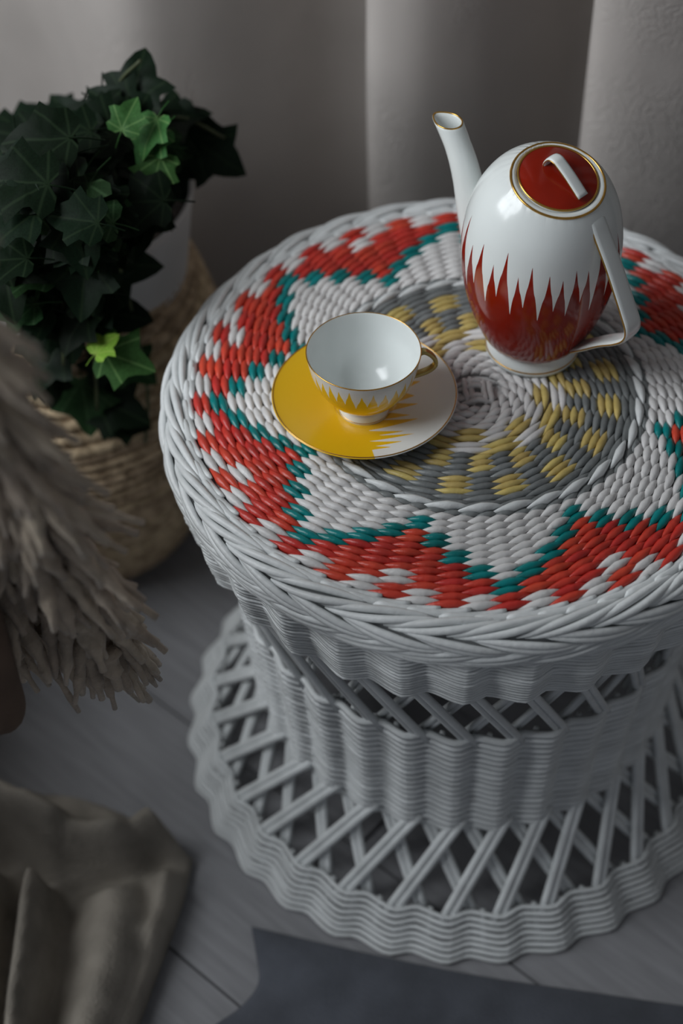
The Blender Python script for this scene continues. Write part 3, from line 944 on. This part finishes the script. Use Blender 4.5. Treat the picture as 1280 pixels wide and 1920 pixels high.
IVY = [(-0.271,0.28,0.596,0.075,0.22,0.72,0.65,-0.02,-0.23,0.97,0),
(-0.289,0.26,0.588,0.07,-0.81,0.43,0.39,0.09,-0.61,0.79,0),
(-0.305,0.22,0.597,0.075,-0.86,0.38,0.34,-0.12,-0.27,0.96,0),
(-0.323,0.19,0.608,0.07,-0.98,-0.14,-0.12,-0.35,-0.37,0.86,0),
(-0.335,0.15,0.633,0.075,-1.0,-0.02,-0.02,-0.31,-0.42,0.85,0),
(-0.244,0.31,0.54,0.075,0.97,0.17,0.16,-0.49,-0.29,0.82,0),
(-0.238,0.31,0.528,0.06,0.46,-0.66,-0.6,-0.34,-0.51,0.79,0),
(-0.254,0.2,0.599,0.05,-0.39,-0.68,-0.62,-0.34,-0.13,0.93,2),
(-0.271,0.2,0.618,0.042,0.42,0.67,0.61,0.12,-0.37,0.92,2),
(-0.256,0.27,0.531,0.055,-0.05,-0.74,-0.67,0.1,-0.27,0.96,1),
(-0.21,0.3,0.506,0.075,0.82,-0.42,-0.38,-0.35,-0.52,0.78,0),
(-0.241,0.31,0.494,0.07,0.85,-0.39,-0.35,-0.42,-0.44,0.79,0),
(-0.251,0.3,0.483,0.06,0.37,-0.69,-0.62,-0.07,-0.53,0.84,0),
(-0.265,0.3,0.466,0.06,0.21,-0.73,-0.65,-0.2,-0.5,0.85,0),
(-0.256,0.25,0.522,0.05,-0.82,-0.43,-0.39,-0.59,-0.19,0.78,1),
(-0.274,0.195,0.515,0.085,-0.19,-0.73,-0.66,0.04,-0.55,0.83,0),
(-0.26,0.225,0.501,0.05,0.55,-0.62,-0.56,-0.14,-0.7,0.7,0),
(-0.294,0.185,0.471,0.085,1.0,0.03,0.03,0.11,-0.5,0.86,0),
(-0.305,0.165,0.433,0.085,0.98,-0.13,-0.12,0.12,-0.52,0.85,0),
(-0.284,0.075,0.459,0.062,0.94,-0.26,-0.24,-0.0,-0.53,0.85,2),
(-0.291,0.155,0.377,0.06,0.8,-0.45,-0.4,0.04,-0.52,0.85,1),
(-0.299,0.075,0.475,0.035,0.77,0.48,0.43,-0.26,-0.3,0.92,3),
(-0.251,0.18,0.573,0.05,-0.28,-0.71,-0.64,0.11,-0.44,0.89,2),
(-0.255,0.2,0.588,0.05,-0.58,-0.6,-0.54,-0.4,-0.61,0.69,2),
(-0.319,0.145,0.384,0.05,-0.25,-0.72,-0.65,0.17,-0.65,0.74,0),
(-0.308,0.135,0.343,0.075,0.89,-0.33,-0.3,-0.19,-0.51,0.84,0),
(-0.337,0.135,0.351,0.07,0.13,-0.74,-0.66,0.04,-0.46,0.89,1),
(-0.301,0.135,0.322,0.05,0.99,-0.12,-0.11,0.09,-0.6,0.79,0),
(-0.362,0.13,0.406,0.08,-0.47,-0.65,-0.59,-0.37,-0.24,0.9,0),
(-0.365,0.12,0.446,0.06,-0.89,-0.34,-0.3,0.01,-0.59,0.81,0),
(-0.364,0.13,0.38,0.05,-0.03,-0.74,-0.67,0.05,-0.52,0.85,0),
(-0.357,0.09,0.547,0.07,-1.0,0.03,0.02,0.06,-0.18,0.98,1),
(-0.358,0.08,0.613,0.07,-1.0,-0.0,-0.0,-0.04,-0.48,0.88,0),
(-0.35,0.1,0.629,0.08,-0.99,0.1,0.09,-0.34,-0.37,0.86,0),
(-0.37,0.08,0.516,0.06,-0.99,-0.12,-0.1,-0.11,-0.45,0.88,1),
(-0.366,0.07,0.574,0.06,-1.0,-0.06,-0.06,-0.31,-0.23,0.92,0),
(-0.331,0.105,0.464,0.06,-0.03,-0.74,-0.67,0.01,-0.26,0.96,0),
(-0.312,0.145,0.495,0.06,-0.41,-0.68,-0.61,-0.01,-0.45,0.89,1),
(-0.313,0.125,0.545,0.06,-0.08,-0.74,-0.67,-0.2,-0.26,0.95,1),
(-0.297,0.2,0.538,0.075,0.97,-0.19,-0.17,0.12,-0.34,0.93,0),
(-0.283,0.22,0.528,0.07,1.0,0.02,0.02,-0.14,-0.49,0.86,0),
(-0.322,0.16,0.568,0.07,-0.49,-0.65,-0.59,0.03,-0.31,0.95,1),
(-0.331,0.14,0.614,0.075,-0.92,-0.3,-0.27,-0.09,-0.26,0.96,0),
(-0.31,0.2,0.577,0.075,-0.96,0.21,0.19,0.05,-0.21,0.98,0),
(-0.292,0.23,0.56,0.075,0.75,-0.49,-0.44,0.13,-0.41,0.9,0),
(-0.402,0.3,0.529,0.08,-1.0,0.03,0.02,0.05,-0.2,0.98,0),
(-0.388,0.33,0.514,0.08,-1.0,-0.07,-0.06,-0.05,-0.37,0.93,0),
(-0.368,0.36,0.502,0.08,-0.8,0.44,0.4,-0.15,-0.35,0.92,0),
(-0.403,0.25,0.544,0.08,-0.97,0.17,0.15,-0.0,-0.33,0.95,0),
(-0.387,0.2,0.563,0.08,-0.98,-0.15,-0.13,-0.38,-0.39,0.84,0),
(-0.342,0.33,0.527,0.075,-0.6,0.59,0.54,-0.08,-0.45,0.89,0),
(-0.374,0.22,0.57,0.08,-0.86,-0.38,-0.34,-0.37,-0.63,0.69,0),
(-0.36,0.25,0.551,0.08,-0.83,-0.42,-0.38,-0.42,-0.59,0.68,0),
(-0.344,0.27,0.54,0.08,0.94,-0.24,-0.22,-0.27,-0.34,0.9,0),
(-0.269,0.29,0.571,0.05,0.69,0.54,0.48,0.08,-0.63,0.77,0),
(-0.332,0.111,0.6,0.07494110179258355,-0.0,-0.74,-0.67,-0.47,-0.38,0.8,0),
(-0.297,0.144,0.531,0.07903990755967416,-0.75,-0.49,-0.44,-0.44,-0.51,0.74,0),
(-0.298,0.257,0.568,0.07673845341003563,0.15,-0.73,-0.66,-0.37,-0.17,0.91,0),
(-0.307,0.271,0.525,0.06488916514465248,-0.28,-0.71,-0.64,-0.19,-0.51,0.84,0),
(-0.362,0.104,0.548,0.05879309297501516,-0.86,-0.38,-0.34,-0.14,-0.44,0.89,1),
(-0.276,0.271,0.528,0.054642969680157964,-0.94,0.26,0.24,-0.21,-0.33,0.92,0),
(-0.281,0.288,0.553,0.05902069276921767,-0.36,-0.69,-0.62,-0.18,-0.46,0.87,0),
(-0.316,0.107,0.557,0.06896706036825428,-0.24,-0.72,-0.65,-0.33,-0.27,0.9,1),
(-0.347,0.111,0.482,0.07508835896921749,-0.76,-0.48,-0.43,0.0,-0.26,0.97,0),
(-0.307,0.104,0.567,0.059922110186057864,0.57,-0.61,-0.55,-0.39,-0.44,0.81,0),
(-0.385,0.117,0.51,0.07995003433643096,-0.9,-0.32,-0.29,-0.32,-0.28,0.91,0),
(-0.282,0.259,0.568,0.0775399347628587,0.71,-0.52,-0.47,-0.49,-0.4,0.77,0),
(-0.36,0.13,0.595,0.051726837360360475,-0.68,-0.55,-0.49,-0.44,-0.44,0.78,0),
(-0.294,0.144,0.552,0.061225946154027024,0.93,-0.27,-0.25,-0.09,-0.36,0.93,0),
(-0.298,0.103,0.547,0.06655025897226459,0.4,-0.68,-0.61,-0.41,-0.51,0.76,1),
(-0.283,0.285,0.538,0.06965041227823592,0.9,-0.32,-0.29,-0.47,-0.38,0.8,0),
(-0.342,0.113,0.49,0.07175019973172682,0.76,-0.48,-0.44,-0.07,-0.62,0.78,0),
(-0.27,0.296,0.541,0.06062894787694898,0.42,-0.67,-0.61,-0.33,-0.52,0.79,0),
(-0.296,0.133,0.537,0.06186529697402152,0.86,-0.37,-0.34,-0.5,-0.2,0.85,0),
(-0.286,0.123,0.584,0.052992453468949034,0.71,-0.52,-0.47,-0.34,-0.26,0.9,0),
(-0.341,0.163,0.598,0.058611588926312186,0.63,-0.58,-0.52,0.09,-0.41,0.91,0),
(-0.363,0.096,0.542,0.07023396236597351,-0.81,-0.44,-0.39,-0.51,-0.54,0.67,0),
(-0.333,0.2,0.562,0.058494296237873736,-0.81,-0.44,-0.4,-0.31,-0.27,0.91,0),
(-0.286,0.152,0.562,0.05018818053496949,0.88,-0.36,-0.32,-0.4,-0.3,0.87,1),
(-0.313,0.211,0.542,0.05213655097119402,-0.98,0.16,0.14,-0.5,-0.55,0.67,0),
(-0.337,0.117,0.596,0.05154023614713945,0.95,-0.24,-0.22,-0.18,-0.45,0.87,1),
(-0.36,0.128,0.614,0.06625811248686136,-0.97,0.18,0.17,-0.33,-0.57,0.76,0),
(-0.306,0.099,0.564,0.06875297817574515,-0.83,-0.42,-0.37,-0.28,-0.29,0.92,1),
(-0.356,0.133,0.611,0.07317214889753182,-0.93,-0.27,-0.24,-0.48,-0.55,0.69,0),
(-0.312,0.084,0.575,0.05184327002450681,-0.75,-0.49,-0.44,-0.37,-0.53,0.76,0),
(-0.329,0.225,0.543,0.06668252490462556,-0.99,0.1,0.09,-0.12,-0.39,0.91,0),
(-0.353,0.122,0.478,0.053907335993933256,0.9,-0.33,-0.3,-0.08,-0.61,0.79,0),
(-0.365,0.174,0.569,0.07847659244048426,-0.62,-0.58,-0.52,-0.33,-0.58,0.75,0),
(-0.281,0.273,0.569,0.055135862670220706,-0.93,-0.28,-0.25,0.01,-0.61,0.79,0),
(-0.311,0.111,0.591,0.0780888881148219,-0.47,-0.65,-0.59,-0.47,-0.24,0.85,1),
(-0.371,0.093,0.57,0.07645367585590931,0.08,-0.74,-0.67,-0.41,-0.39,0.83,0),
(-0.281,0.269,0.531,0.057447176534138195,-0.9,0.32,0.29,-0.13,-0.54,0.83,1),
(-0.375,0.124,0.505,0.05597951042573278,-0.98,-0.16,-0.14,0.05,-0.32,0.95,0),
(-0.302,0.093,0.565,0.06167282723386977,0.3,-0.71,-0.64,-0.25,-0.39,0.89,0),
(-0.308,0.106,0.494,0.06780667558762973,-0.73,-0.51,-0.46,-0.43,-0.56,0.71,0),
(-0.292,0.291,0.496,0.058237971796661785,-0.91,-0.31,-0.28,-0.07,-0.15,0.99,0),
(-0.294,0.289,0.477,0.05638124889743114,0.21,-0.73,-0.66,0.07,-0.53,0.84,0),
(-0.276,0.258,0.543,0.06697677857275355,-1.0,-0.07,-0.06,-0.24,-0.44,0.87,1),
(-0.296,0.1,0.554,0.05570849411026903,-0.66,-0.56,-0.5,-0.03,-0.6,0.8,0),
(-0.351,0.143,0.448,0.07780140397740118,0.35,-0.7,-0.63,-0.21,-0.63,0.75,0),
(-0.374,0.116,0.5,0.07449103834545351,-1.0,-0.07,-0.06,0.11,-0.3,0.95,0),
(-0.328,0.153,0.555,0.07228794427932433,0.81,-0.44,-0.39,-0.24,-0.54,0.81,0),
(-0.336,0.144,0.498,0.07888093464283628,-0.96,0.21,0.19,-0.04,-0.6,0.8,0),
(-0.323,0.236,0.523,0.07755177133015617,0.02,-0.74,-0.67,-0.06,-0.27,0.96,0),
(-0.346,0.206,0.551,0.06557731474169892,0.92,-0.29,-0.26,-0.08,-0.64,0.77,0),
(-0.365,0.128,0.57,0.06624079119648889,0.18,-0.73,-0.66,-0.39,-0.32,0.86,1),
(-0.28,0.255,0.505,0.05752561142198667,-0.22,-0.72,-0.65,-0.38,-0.42,0.82,0),
(-0.305,0.078,0.607,0.05837481154464454,-0.98,0.15,0.14,-0.41,-0.39,0.83,0),
(-0.318,0.118,0.544,0.06935400656272415,-0.55,-0.62,-0.56,-0.0,-0.4,0.92,0),
(-0.366,0.107,0.5,0.07916264341996422,-0.96,0.22,0.2,-0.37,-0.45,0.82,0),
(-0.287,0.244,0.582,0.06372995996704259,0.73,-0.5,-0.46,0.08,-0.66,0.75,0),
(-0.297,0.234,0.585,0.0776053953986231,-1.0,0.02,0.01,-0.21,-0.46,0.86,0),
(-0.336,0.126,0.485,0.06554961902565273,-1.0,0.07,0.07,-0.46,-0.33,0.82,0),
(-0.329,0.147,0.554,0.07897560958656491,0.53,-0.63,-0.57,-0.21,-0.37,0.91,0),
(-0.308,0.08,0.542,0.07313393545403832,-0.14,-0.74,-0.66,0.01,-0.59,0.8,0),
(-0.337,0.14,0.567,0.07774377090621948,-0.03,-0.74,-0.67,0.1,-0.15,0.98,0),
(-0.318,0.101,0.517,0.06166233400221033,-0.99,0.1,0.09,0.04,-0.6,0.8,0),
(-0.303,0.092,0.572,0.06361820013274484,0.89,-0.34,-0.3,-0.49,-0.18,0.86,0),
(-0.355,0.142,0.47,0.05786321831897069,-0.97,-0.17,-0.16,-0.11,-0.58,0.81,0),
(-0.303,0.272,0.535,0.05333074853698354,0.93,-0.28,-0.25,-0.43,-0.38,0.82,0),
(-0.374,0.117,0.533,0.05361570724959751,-0.87,-0.36,-0.33,-0.5,-0.25,0.83,0),
(-0.318,0.104,0.547,0.055244253098222035,0.65,-0.56,-0.51,-0.2,-0.32,0.93,0),
(-0.356,0.159,0.604,0.06608344546353645,-0.99,0.08,0.07,-0.23,-0.24,0.94,0),
(-0.351,0.201,0.549,0.05793792638630149,-0.81,-0.43,-0.39,-0.48,-0.28,0.84,0),
(-0.37,0.122,0.532,0.06747425806049341,0.9,-0.33,-0.3,-0.12,-0.35,0.93,1),
(-0.325,0.19,0.564,0.05193267068848115,-0.93,-0.28,-0.25,-0.48,-0.51,0.71,0),
(-0.353,0.091,0.614,0.05080638735129309,-0.38,-0.69,-0.62,-0.17,-0.16,0.97,0),
(-0.276,0.282,0.558,0.05251111998886545,-0.96,0.21,0.19,-0.29,-0.32,0.9,0),
(-0.322,0.215,0.579,0.07754709105201224,-0.15,-0.73,-0.66,-0.32,-0.25,0.91,0),
(-0.292,0.107,0.577,0.07232482954008218,0.3,-0.71,-0.64,-0.12,-0.63,0.77,0),
(-0.36,0.108,0.593,0.07571904033649199,0.77,-0.48,-0.43,-0.14,-0.55,0.82,0),
(-0.371,0.078,0.542,0.0729247000866519,0.11,-0.74,-0.67,-0.18,-0.19,0.97,0),
(-0.348,0.204,0.553,0.05398475017933287,-0.29,-0.71,-0.64,-0.39,-0.29,0.87,0),
(-0.327,0.104,0.484,0.06019535092590288,-0.92,-0.29,-0.26,-0.15,-0.33,0.93,0),
(-0.295,0.093,0.594,0.056077221148234324,-0.99,0.12,0.11,0.04,-0.37,0.93,1),
(-0.294,0.245,0.552,0.050302731813123044,-0.81,-0.44,-0.39,-0.2,-0.48,0.85,0),
(-0.289,0.278,0.485,0.07272859345484725,0.01,-0.74,-0.67,-0.43,-0.27,0.86,0),
(-0.276,0.277,0.563,0.06315284980062832,-0.97,-0.19,-0.17,-0.45,-0.22,0.87,0),
(-0.363,0.124,0.61,0.061080587406667095,0.91,-0.3,-0.27,-0.21,-0.46,0.86,0),
(-0.289,0.26,0.544,0.06352994564488258,-0.04,-0.74,-0.67,-0.01,-0.28,0.96,0),
(-0.265,0.158,0.561,0.06974769336596957,-1.0,-0.03,-0.03,-0.41,-0.5,0.76,0),
(-0.364,0.096,0.559,0.05431598200513829,0.45,-0.66,-0.6,-0.26,-0.67,0.7,0),
(-0.276,0.314,0.473,0.05239495526726024,0.8,-0.44,-0.4,-0.13,-0.3,0.95,0),
(-0.307,0.231,0.578,0.06320987134681927,-0.96,-0.21,-0.19,0.02,-0.58,0.81,0),
(-0.355,0.126,0.518,0.05282935971342788,-0.84,-0.4,-0.36,0.07,-0.31,0.95,0),
(-0.288,0.263,0.568,0.052475153155154934,-0.75,-0.49,-0.44,-0.47,-0.37,0.8,1),
(-0.333,0.108,0.591,0.07023149568960085,0.59,-0.6,-0.54,-0.38,-0.21,0.9,0),
(-0.37,0.172,0.574,0.05263814300037441,0.07,-0.74,-0.67,-0.18,-0.51,0.84,0),
(-0.341,0.135,0.505,0.07615161454619629,0.9,-0.32,-0.29,-0.36,-0.24,0.9,0),
(-0.335,0.157,0.539,0.06709211898208842,-0.24,-0.72,-0.65,-0.29,-0.51,0.81,0),
(-0.323,0.089,0.485,0.06095630424194948,-0.51,-0.64,-0.58,-0.3,-0.38,0.88,0),
(-0.376,0.125,0.493,0.05202502822628256,0.87,-0.37,-0.33,-0.08,-0.61,0.79,0),
(-0.359,0.172,0.577,0.06530148131339773,-1.0,-0.05,-0.04,0.05,-0.56,0.83,1),
(-0.345,0.165,0.45,0.0782064812888169,-0.21,-0.73,-0.65,-0.4,-0.25,0.88,1),
(-0.318,0.203,0.568,0.06235018111977677,-1.0,0.02,0.02,-0.11,-0.43,0.9,0),
(-0.318,0.196,0.571,0.07455043350015875,-0.75,-0.49,-0.44,-0.12,-0.36,0.93,0),
(-0.279,0.274,0.508,0.06835346654377157,0.78,-0.46,-0.42,-0.18,-0.51,0.84,1),
(-0.34,0.098,0.598,0.053660393154398446,0.64,-0.57,-0.51,-0.36,-0.63,0.69,1),
(-0.276,0.266,0.529,0.058098765903619544,0.8,-0.45,-0.4,-0.19,-0.64,0.75,0),
(-0.317,0.079,0.58,0.05109378397933734,0.53,-0.63,-0.57,-0.44,-0.5,0.75,0),
(-0.305,0.24,0.529,0.05951478628839978,-0.78,-0.47,-0.42,-0.35,-0.63,0.69,1),
(-0.3,0.22,0.57,0.05906162010635403,0.42,-0.67,-0.61,-0.12,-0.47,0.87,0),
(-0.305,0.082,0.585,0.07225090763863054,0.12,-0.74,-0.66,0.04,-0.5,0.87,0),
(-0.338,0.19,0.578,0.06803081317372152,-0.7,-0.53,-0.48,-0.16,-0.63,0.76,0),
(-0.313,0.204,0.563,0.05809779235346954,0.52,-0.64,-0.57,-0.41,-0.41,0.81,0),
(-0.352,0.195,0.574,0.0632628719824685,0.41,-0.68,-0.61,-0.39,-0.29,0.88,0),
(-0.309,0.117,0.56,0.07869040460837828,-0.65,-0.57,-0.51,-0.07,-0.46,0.88,0),
(-0.335,0.149,0.514,0.07010054636656299,-0.98,0.15,0.13,-0.05,-0.51,0.86,0),
(-0.281,0.277,0.529,0.0657128674202427,-0.86,-0.38,-0.34,0.11,-0.43,0.89,1),
(-0.376,0.109,0.5,0.06619154780746055,-0.9,-0.33,-0.3,-0.19,-0.33,0.92,1),
(-0.345,0.139,0.476,0.07002443295415084,-0.76,-0.48,-0.43,0.14,-0.42,0.9,1),
(-0.348,0.12,0.48,0.07002441385386124,-0.53,-0.63,-0.57,-0.3,-0.53,0.79,1),
(-0.361,0.173,0.581,0.0782582657592812,0.19,-0.73,-0.66,-0.12,-0.51,0.85,0),
(-0.31,0.215,0.562,0.07355724495605329,0.7,-0.53,-0.48,-0.19,-0.25,0.95,0),
(-0.312,0.094,0.582,0.05931329460557237,-0.99,0.08,0.07,-0.0,-0.55,0.84,0)]

for i, (x, y, z, size, tx, ty, tz, nx, ny, nz_, sh) in enumerate(IVY):
    o = bpy.data.objects.new('ivy_leaf', LMESH[i % 7]); COL.objects.link(o); o.parent = ivy
    Y = Vector((tx, ty, tz)).normalized(); Z = Vector((nx, ny, nz_)); Z = (Z - Z.dot(Y) * Y).normalized(); X = Y.cross(Z)
    size *= .74
    R3 = Matrix((X, Y, Z)).transposed().to_4x4()
    pos = Vector((x - .010, y, z - .020)) - Vector((PXC, PYC, .16)) - Y * size * .4
    o.matrix_local = Matrix.Translation(pos) @ R3 @ Matrix.Scale(size, 4)
    o.material_slots[0].link = 'OBJECT'; o.material_slots[0].material = LM[sh]
# vines from the soil to the tips
for pts in ([(-.36, .28, .43), (-.33, .29, .50), (-.30, .285, .57), (-.275, .28, .60)], [(-.34, .30, .43), (-.29, .31, .50), (-.25, .31, .52), (-.21, .305, .50)],
            [(-.38, .25, .43), (-.36, .22, .50), (-.35, .19, .55), (-.36, .17, .57)], [(-.37, .22, .43), (-.35, .16, .49), (-.345, .11, .47), (-.35, .09, .42)],
            [(-.35, .23, .43), (-.31, .19, .465), (-.295, .165, .40), (-.290, .150, .33), (-.298, .140, .27)],
            [(-.36, .20, .43), (-.335, .145, .46), (-.33, .13, .40), (-.335, .125, .33)]):
    mb = MB(); mb.tube([(a - PXC, b - PYC, c - .16) for a, b, c in spline(pts, 6)], .0016, 6)
    mb.build('vine_stem', M['stem'], ivy)

# ------------------------------------------------------------------ chair with the fluffy throw, close at the left
chair = thing('armchair', (-.78, -.10, 0), 'brown upholstered armchair under the fluffy throw, its unseen solid seat added to shade the floor', 'armchair')
for x in (-.26, .10):
    for y in (-.10, .36):
        mb = MB(); mb.tube([(x, y, 0), (x, y, .06), (x, y, .10)], [.014, .018, .020], 10); mb.build('leg', M['wood'], chair)
def padded(name, x0, x1, y0, y1, z0, z1, bev=.03):
    mb = MB(); mb.box(x0, x1, y0, y1, z0, z1)
    o = mb.build(name, M['upholstery'], chair)
    bv = o.modifiers.new('soft_edge', 'BEVEL'); bv.width = bev; bv.segments = 4
    return o
padded('seat_shade_base', -.30, .175, -.13, .40, .10, .32)  # seat block and cushion: unseen, added to keep window light off the floor
padded('seat_shade_cushion', -.29, .175, -.12, .41, .325, .42)
padded('backrest', -.30, .44, -.205, -.165, .42, .862, .018)
padded('backrest_foot', -.30, .175, -.205, -.135, .10, .415, .018)

throw = thing('fluffy_throw', (-.45, -.26, .35), 'fluffy beige grey throw with ragged fringe hanging at the left edge', 'throw')
TX, TY, TZ = -.45, -.26, .35
def throw_pt(u, v):
    """u 0..1 left to right, v 0..1 from the top roll down to the hem (front side)"""
    x = -.66 + u * .342 + .042 * v
    if v < .12:
        a = PI * (1.15 - v / .12 * 1.15)
        y = -.325 + .034 * math.sin(a - PI / 2 + .1) * -1; z = .835 + .052 * math.cos(a * .5)
        y = -.318 - .045 * math.cos(a); z = .825 + .055 * math.sin(min(a, PI))
        y = -.285 + .040 * math.cos(PI * .85 * (v / .12)); z = .865 + .05 * math.sin(PI * .85 * (v / .12))
    else:
        w = (v - .12) / .88
        z = .888 - w * (.445 + .05 * math.sin(u * 9))
        y = -.322 + .09 * w + .03 * w * w
    nn = noise.noise(Vector((x * 16, z * 12, 3.))) * .018 + noise.noise(Vector((x * 40, z * 36, 7.))) * .009
    fold = .014 * math.sin(x * 46 + z * 3)
    return Vector((x + nn * .6 , y - nn - fold * min(1, v * 3), z + nn * .4))
NU, NV = 54, 70
mb = MB()
mb.add([tuple(throw_pt(i / NU, j / NV) - Vector((TX, TY, TZ))) for j in range(NV + 1) for i in range(NU + 1)],
       [(j * (NU + 1) + i, j * (NU + 1) + i + 1, (j + 1) * (NU + 1) + i + 1, (j + 1) * (NU + 1) + i) for j in range(NV) for i in range(NU)])
tb = mb.build('knitted_body', M['throw'], throw)
so = tb.modifiers.new('thickness', 'SOLIDIFY'); so.thickness = .02; so.offset = 1
def lock(p, d, L, rad, rn):
    mb = MB(); p = Vector(p); d = Vector(d).normalized(); pts = []; rd = []
    cv = Vector((rn.uniform(-1, 1), rn.uniform(-.6, .6), rn.uniform(-.2, .2))) * .22
    for i in range(8):
        s = i / 7
        pts.append(p + d * (L * s) + cv * (L * s * s) + Vector((0, 0, -.25 * L * s * s)) - Vector((TX, TY, TZ)))
        rd.append(rad * (1.0 + .3 * math.sin(i * 2.2 + p.x * 90)) * (1 - .65 * s ** 2))
    mb.tube(pts, rd, 7)
    return mb
rn = random.Random(4)
# fringe along the right edge and the hem
for i in range(90):
    v = .06 + .92 * i / 89
    p = throw_pt(.985, v)
    lock(p, (.85 + rn.uniform(-.4, .25), rn.uniform(-.35, .3), -.75 + rn.uniform(-.6, .35)), rn.uniform(.03, .06), rn.uniform(.004, .0075), rn).build('fringe_lock', M['throw'], throw)
for i in range(70):
    p = throw_pt(.18 + .82 * i / 69, .985)
    lock(p, (rn.uniform(-.1, .5), rn.uniform(-.3, .3), -1), rn.uniform(.035, .075), rn.uniform(.004, .0075), rn).build('fringe_lock', M['throw'], throw)
for i in range(260):
    u = rn.uniform(.40, 1.); v = rn.uniform(.08, .97)
    p = throw_pt(u, v)
    lock(p - Vector((0, .010, 0)), (rn.uniform(-.3, .6), -.35 + rn.uniform(-.2, .2), -1), rn.uniform(.03, .055), rn.uniform(.005, .009), rn).build('yarn_lock', M['throw'], throw)

# ------------------------------------------------------------------ crumpled blanket on the floor
BLK = [(-.60, -.075), (-.50, -.075), (-.42, -.082), (-.35, -.100), (-.30, -.128), (-.263, -.160), (-.268, -.20), (-.280, -.245), (-.292, -.285), (-.302, -.32), (-.315, -.37), (-.32, -.42), (-.62, -.42)]
def seg_d(p, a, b):
    ax, ay = a; bx, by = b; t = max(0, min(1, ((p[0] - ax) * (bx - ax) + (p[1] - ay) * (by - ay)) / ((bx - ax) ** 2 + (by - ay) ** 2)))
    return math.hypot(p[0] - ax - t * (bx - ax), p[1] - ay - t * (by - ay)), t
RID = [((-.62, -.105), (-.47, -.112), .050, .024), ((-.47, -.112), (-.385, -.150), .060, .024), ((-.385, -.150), (-.33, -.160), .050, .022), ((-.33, -.16), (-.285, -.142), .040, .018),
       ((-.445, -.205), (-.425, -.44), .052, .017), ((-.392, -.215), (-.402, -.44), .058, .015), ((-.50, -.19), (-.52, -.44), .05, .020), ((-.33, -.222), (-.352, -.44), .034, .024), ((-.29, -.20), (-.315, -.40), .020, .016)]
def bh(x, y):
    wx = x + .014 * noise.noise(Vector((x * 9, y * 9, 4.))); wy = y + .014 * noise.noise(Vector((x * 9, y * 9, 8.)))
    h = .010
    for a, b, hh, w in RID:
        d, t = seg_d((wx, wy), a, b)
        h = max(h, .010 + 1.25 * hh * math.exp(-(d / w) ** 2)) + .12 * hh * math.exp(-(d / w) ** 2)
    rg = (1 - abs(noise.noise(Vector((x * 15 + 3, y * 8, 2.))))) ** 3
    return h + .010 * rg + .006 * noise.noise(Vector((x * 38, y * 38, 5.)))
def edge_r(y):
    """right outline of the blanket at depth y"""
    ys = [-.42, -.37, -.32, -.285, -.245, -.20, -.160, -.128, -.100, -.082, -.075]
    xs = [-.32, -.315, -.302, -.292, -.280, -.268, -.263, -.30, -.35, -.42, -.50]
    return lerp(y, ys, xs)
mb = MB(); nx_, ny_ = 80, 90; vv = []
for j in range(ny_ + 1):
    y = -.42 + .345 * j / ny_
    xr = edge_r(y)
    for i in range(nx_ + 1):
        s = i / nx_
        x = -.64 + (xr + .64) * s
        e = min(1, (1 - s) * (xr + .64) / .018)
        e2 = min(1, (-.075 - y) / .02)
        k = math.sqrt(max(0, min(e, e2)))
        vv.append((x + .46, y + .25, .004 + (bh(x, y) - .004) * k))
mb.add(vv, [(j * (nx_ + 1) + i, j * (nx_ + 1) + i + 1, (j + 1) * (nx_ + 1) + i + 1, (j + 1) * (nx_ + 1) + i) for j in range(ny_) for i in range(nx_)])
bl = mb.build('blanket', M['blanket'], None, (-.46, -.25, .004))
so = bl.modifiers.new('thickness', 'SOLIDIFY'); so.thickness = .006; so.offset = -1
tag(bl, 'crumpled olive grey wool blanket lying on the floor at lower left', 'blanket')

# ------------------------------------------------------------------ dark felt rug in front of the table
edge = spline([(-.206, -.232), (-.100, -.262), (.0, -.287), (.10, -.306), (.20, -.325), (.40, -.360), (.62, -.395)], 5)
left = spline([(-.206, -.232), (-.201, -.262), (-.199, -.288), (-.214, -.310), (-.245, -.335), (-.27, -.38), (-.28, -.5)], 5)
outl = edge + [(.62, -.75), (-.28, -.75)] + left[::-1][:-1]
mb = MB(); n = len(outl); cxm, cym = .15, -.55
def rp(q, s, z): return (cxm + (q[0] - cxm) * s, cym + (q[1] - cym) * s, z)
vv = [rp(q, 1.0, .001) for q in outl] + [rp(q, 1.0, .008) for q in outl] + [rp(q, .985, .0125) for q in outl] + [rp(q, .8, .0128) for q in outl] + [(cxm, cym, .0128)]
fs = [(k * n + i, k * n + (i + 1) % n, (k + 1) * n + (i + 1) % n, (k + 1) * n + i) for k in range(3) for i in range(n)] + [(3 * n + i, 3 * n + (i + 1) % n, 4 * n) for i in range(n)]
mb.add(vv, fs)
rug = recalc(mb.build('floor_rug', M['rug']))
tag(rug, 'dark slate grey felt rug on the floor in front of the table', 'rug')
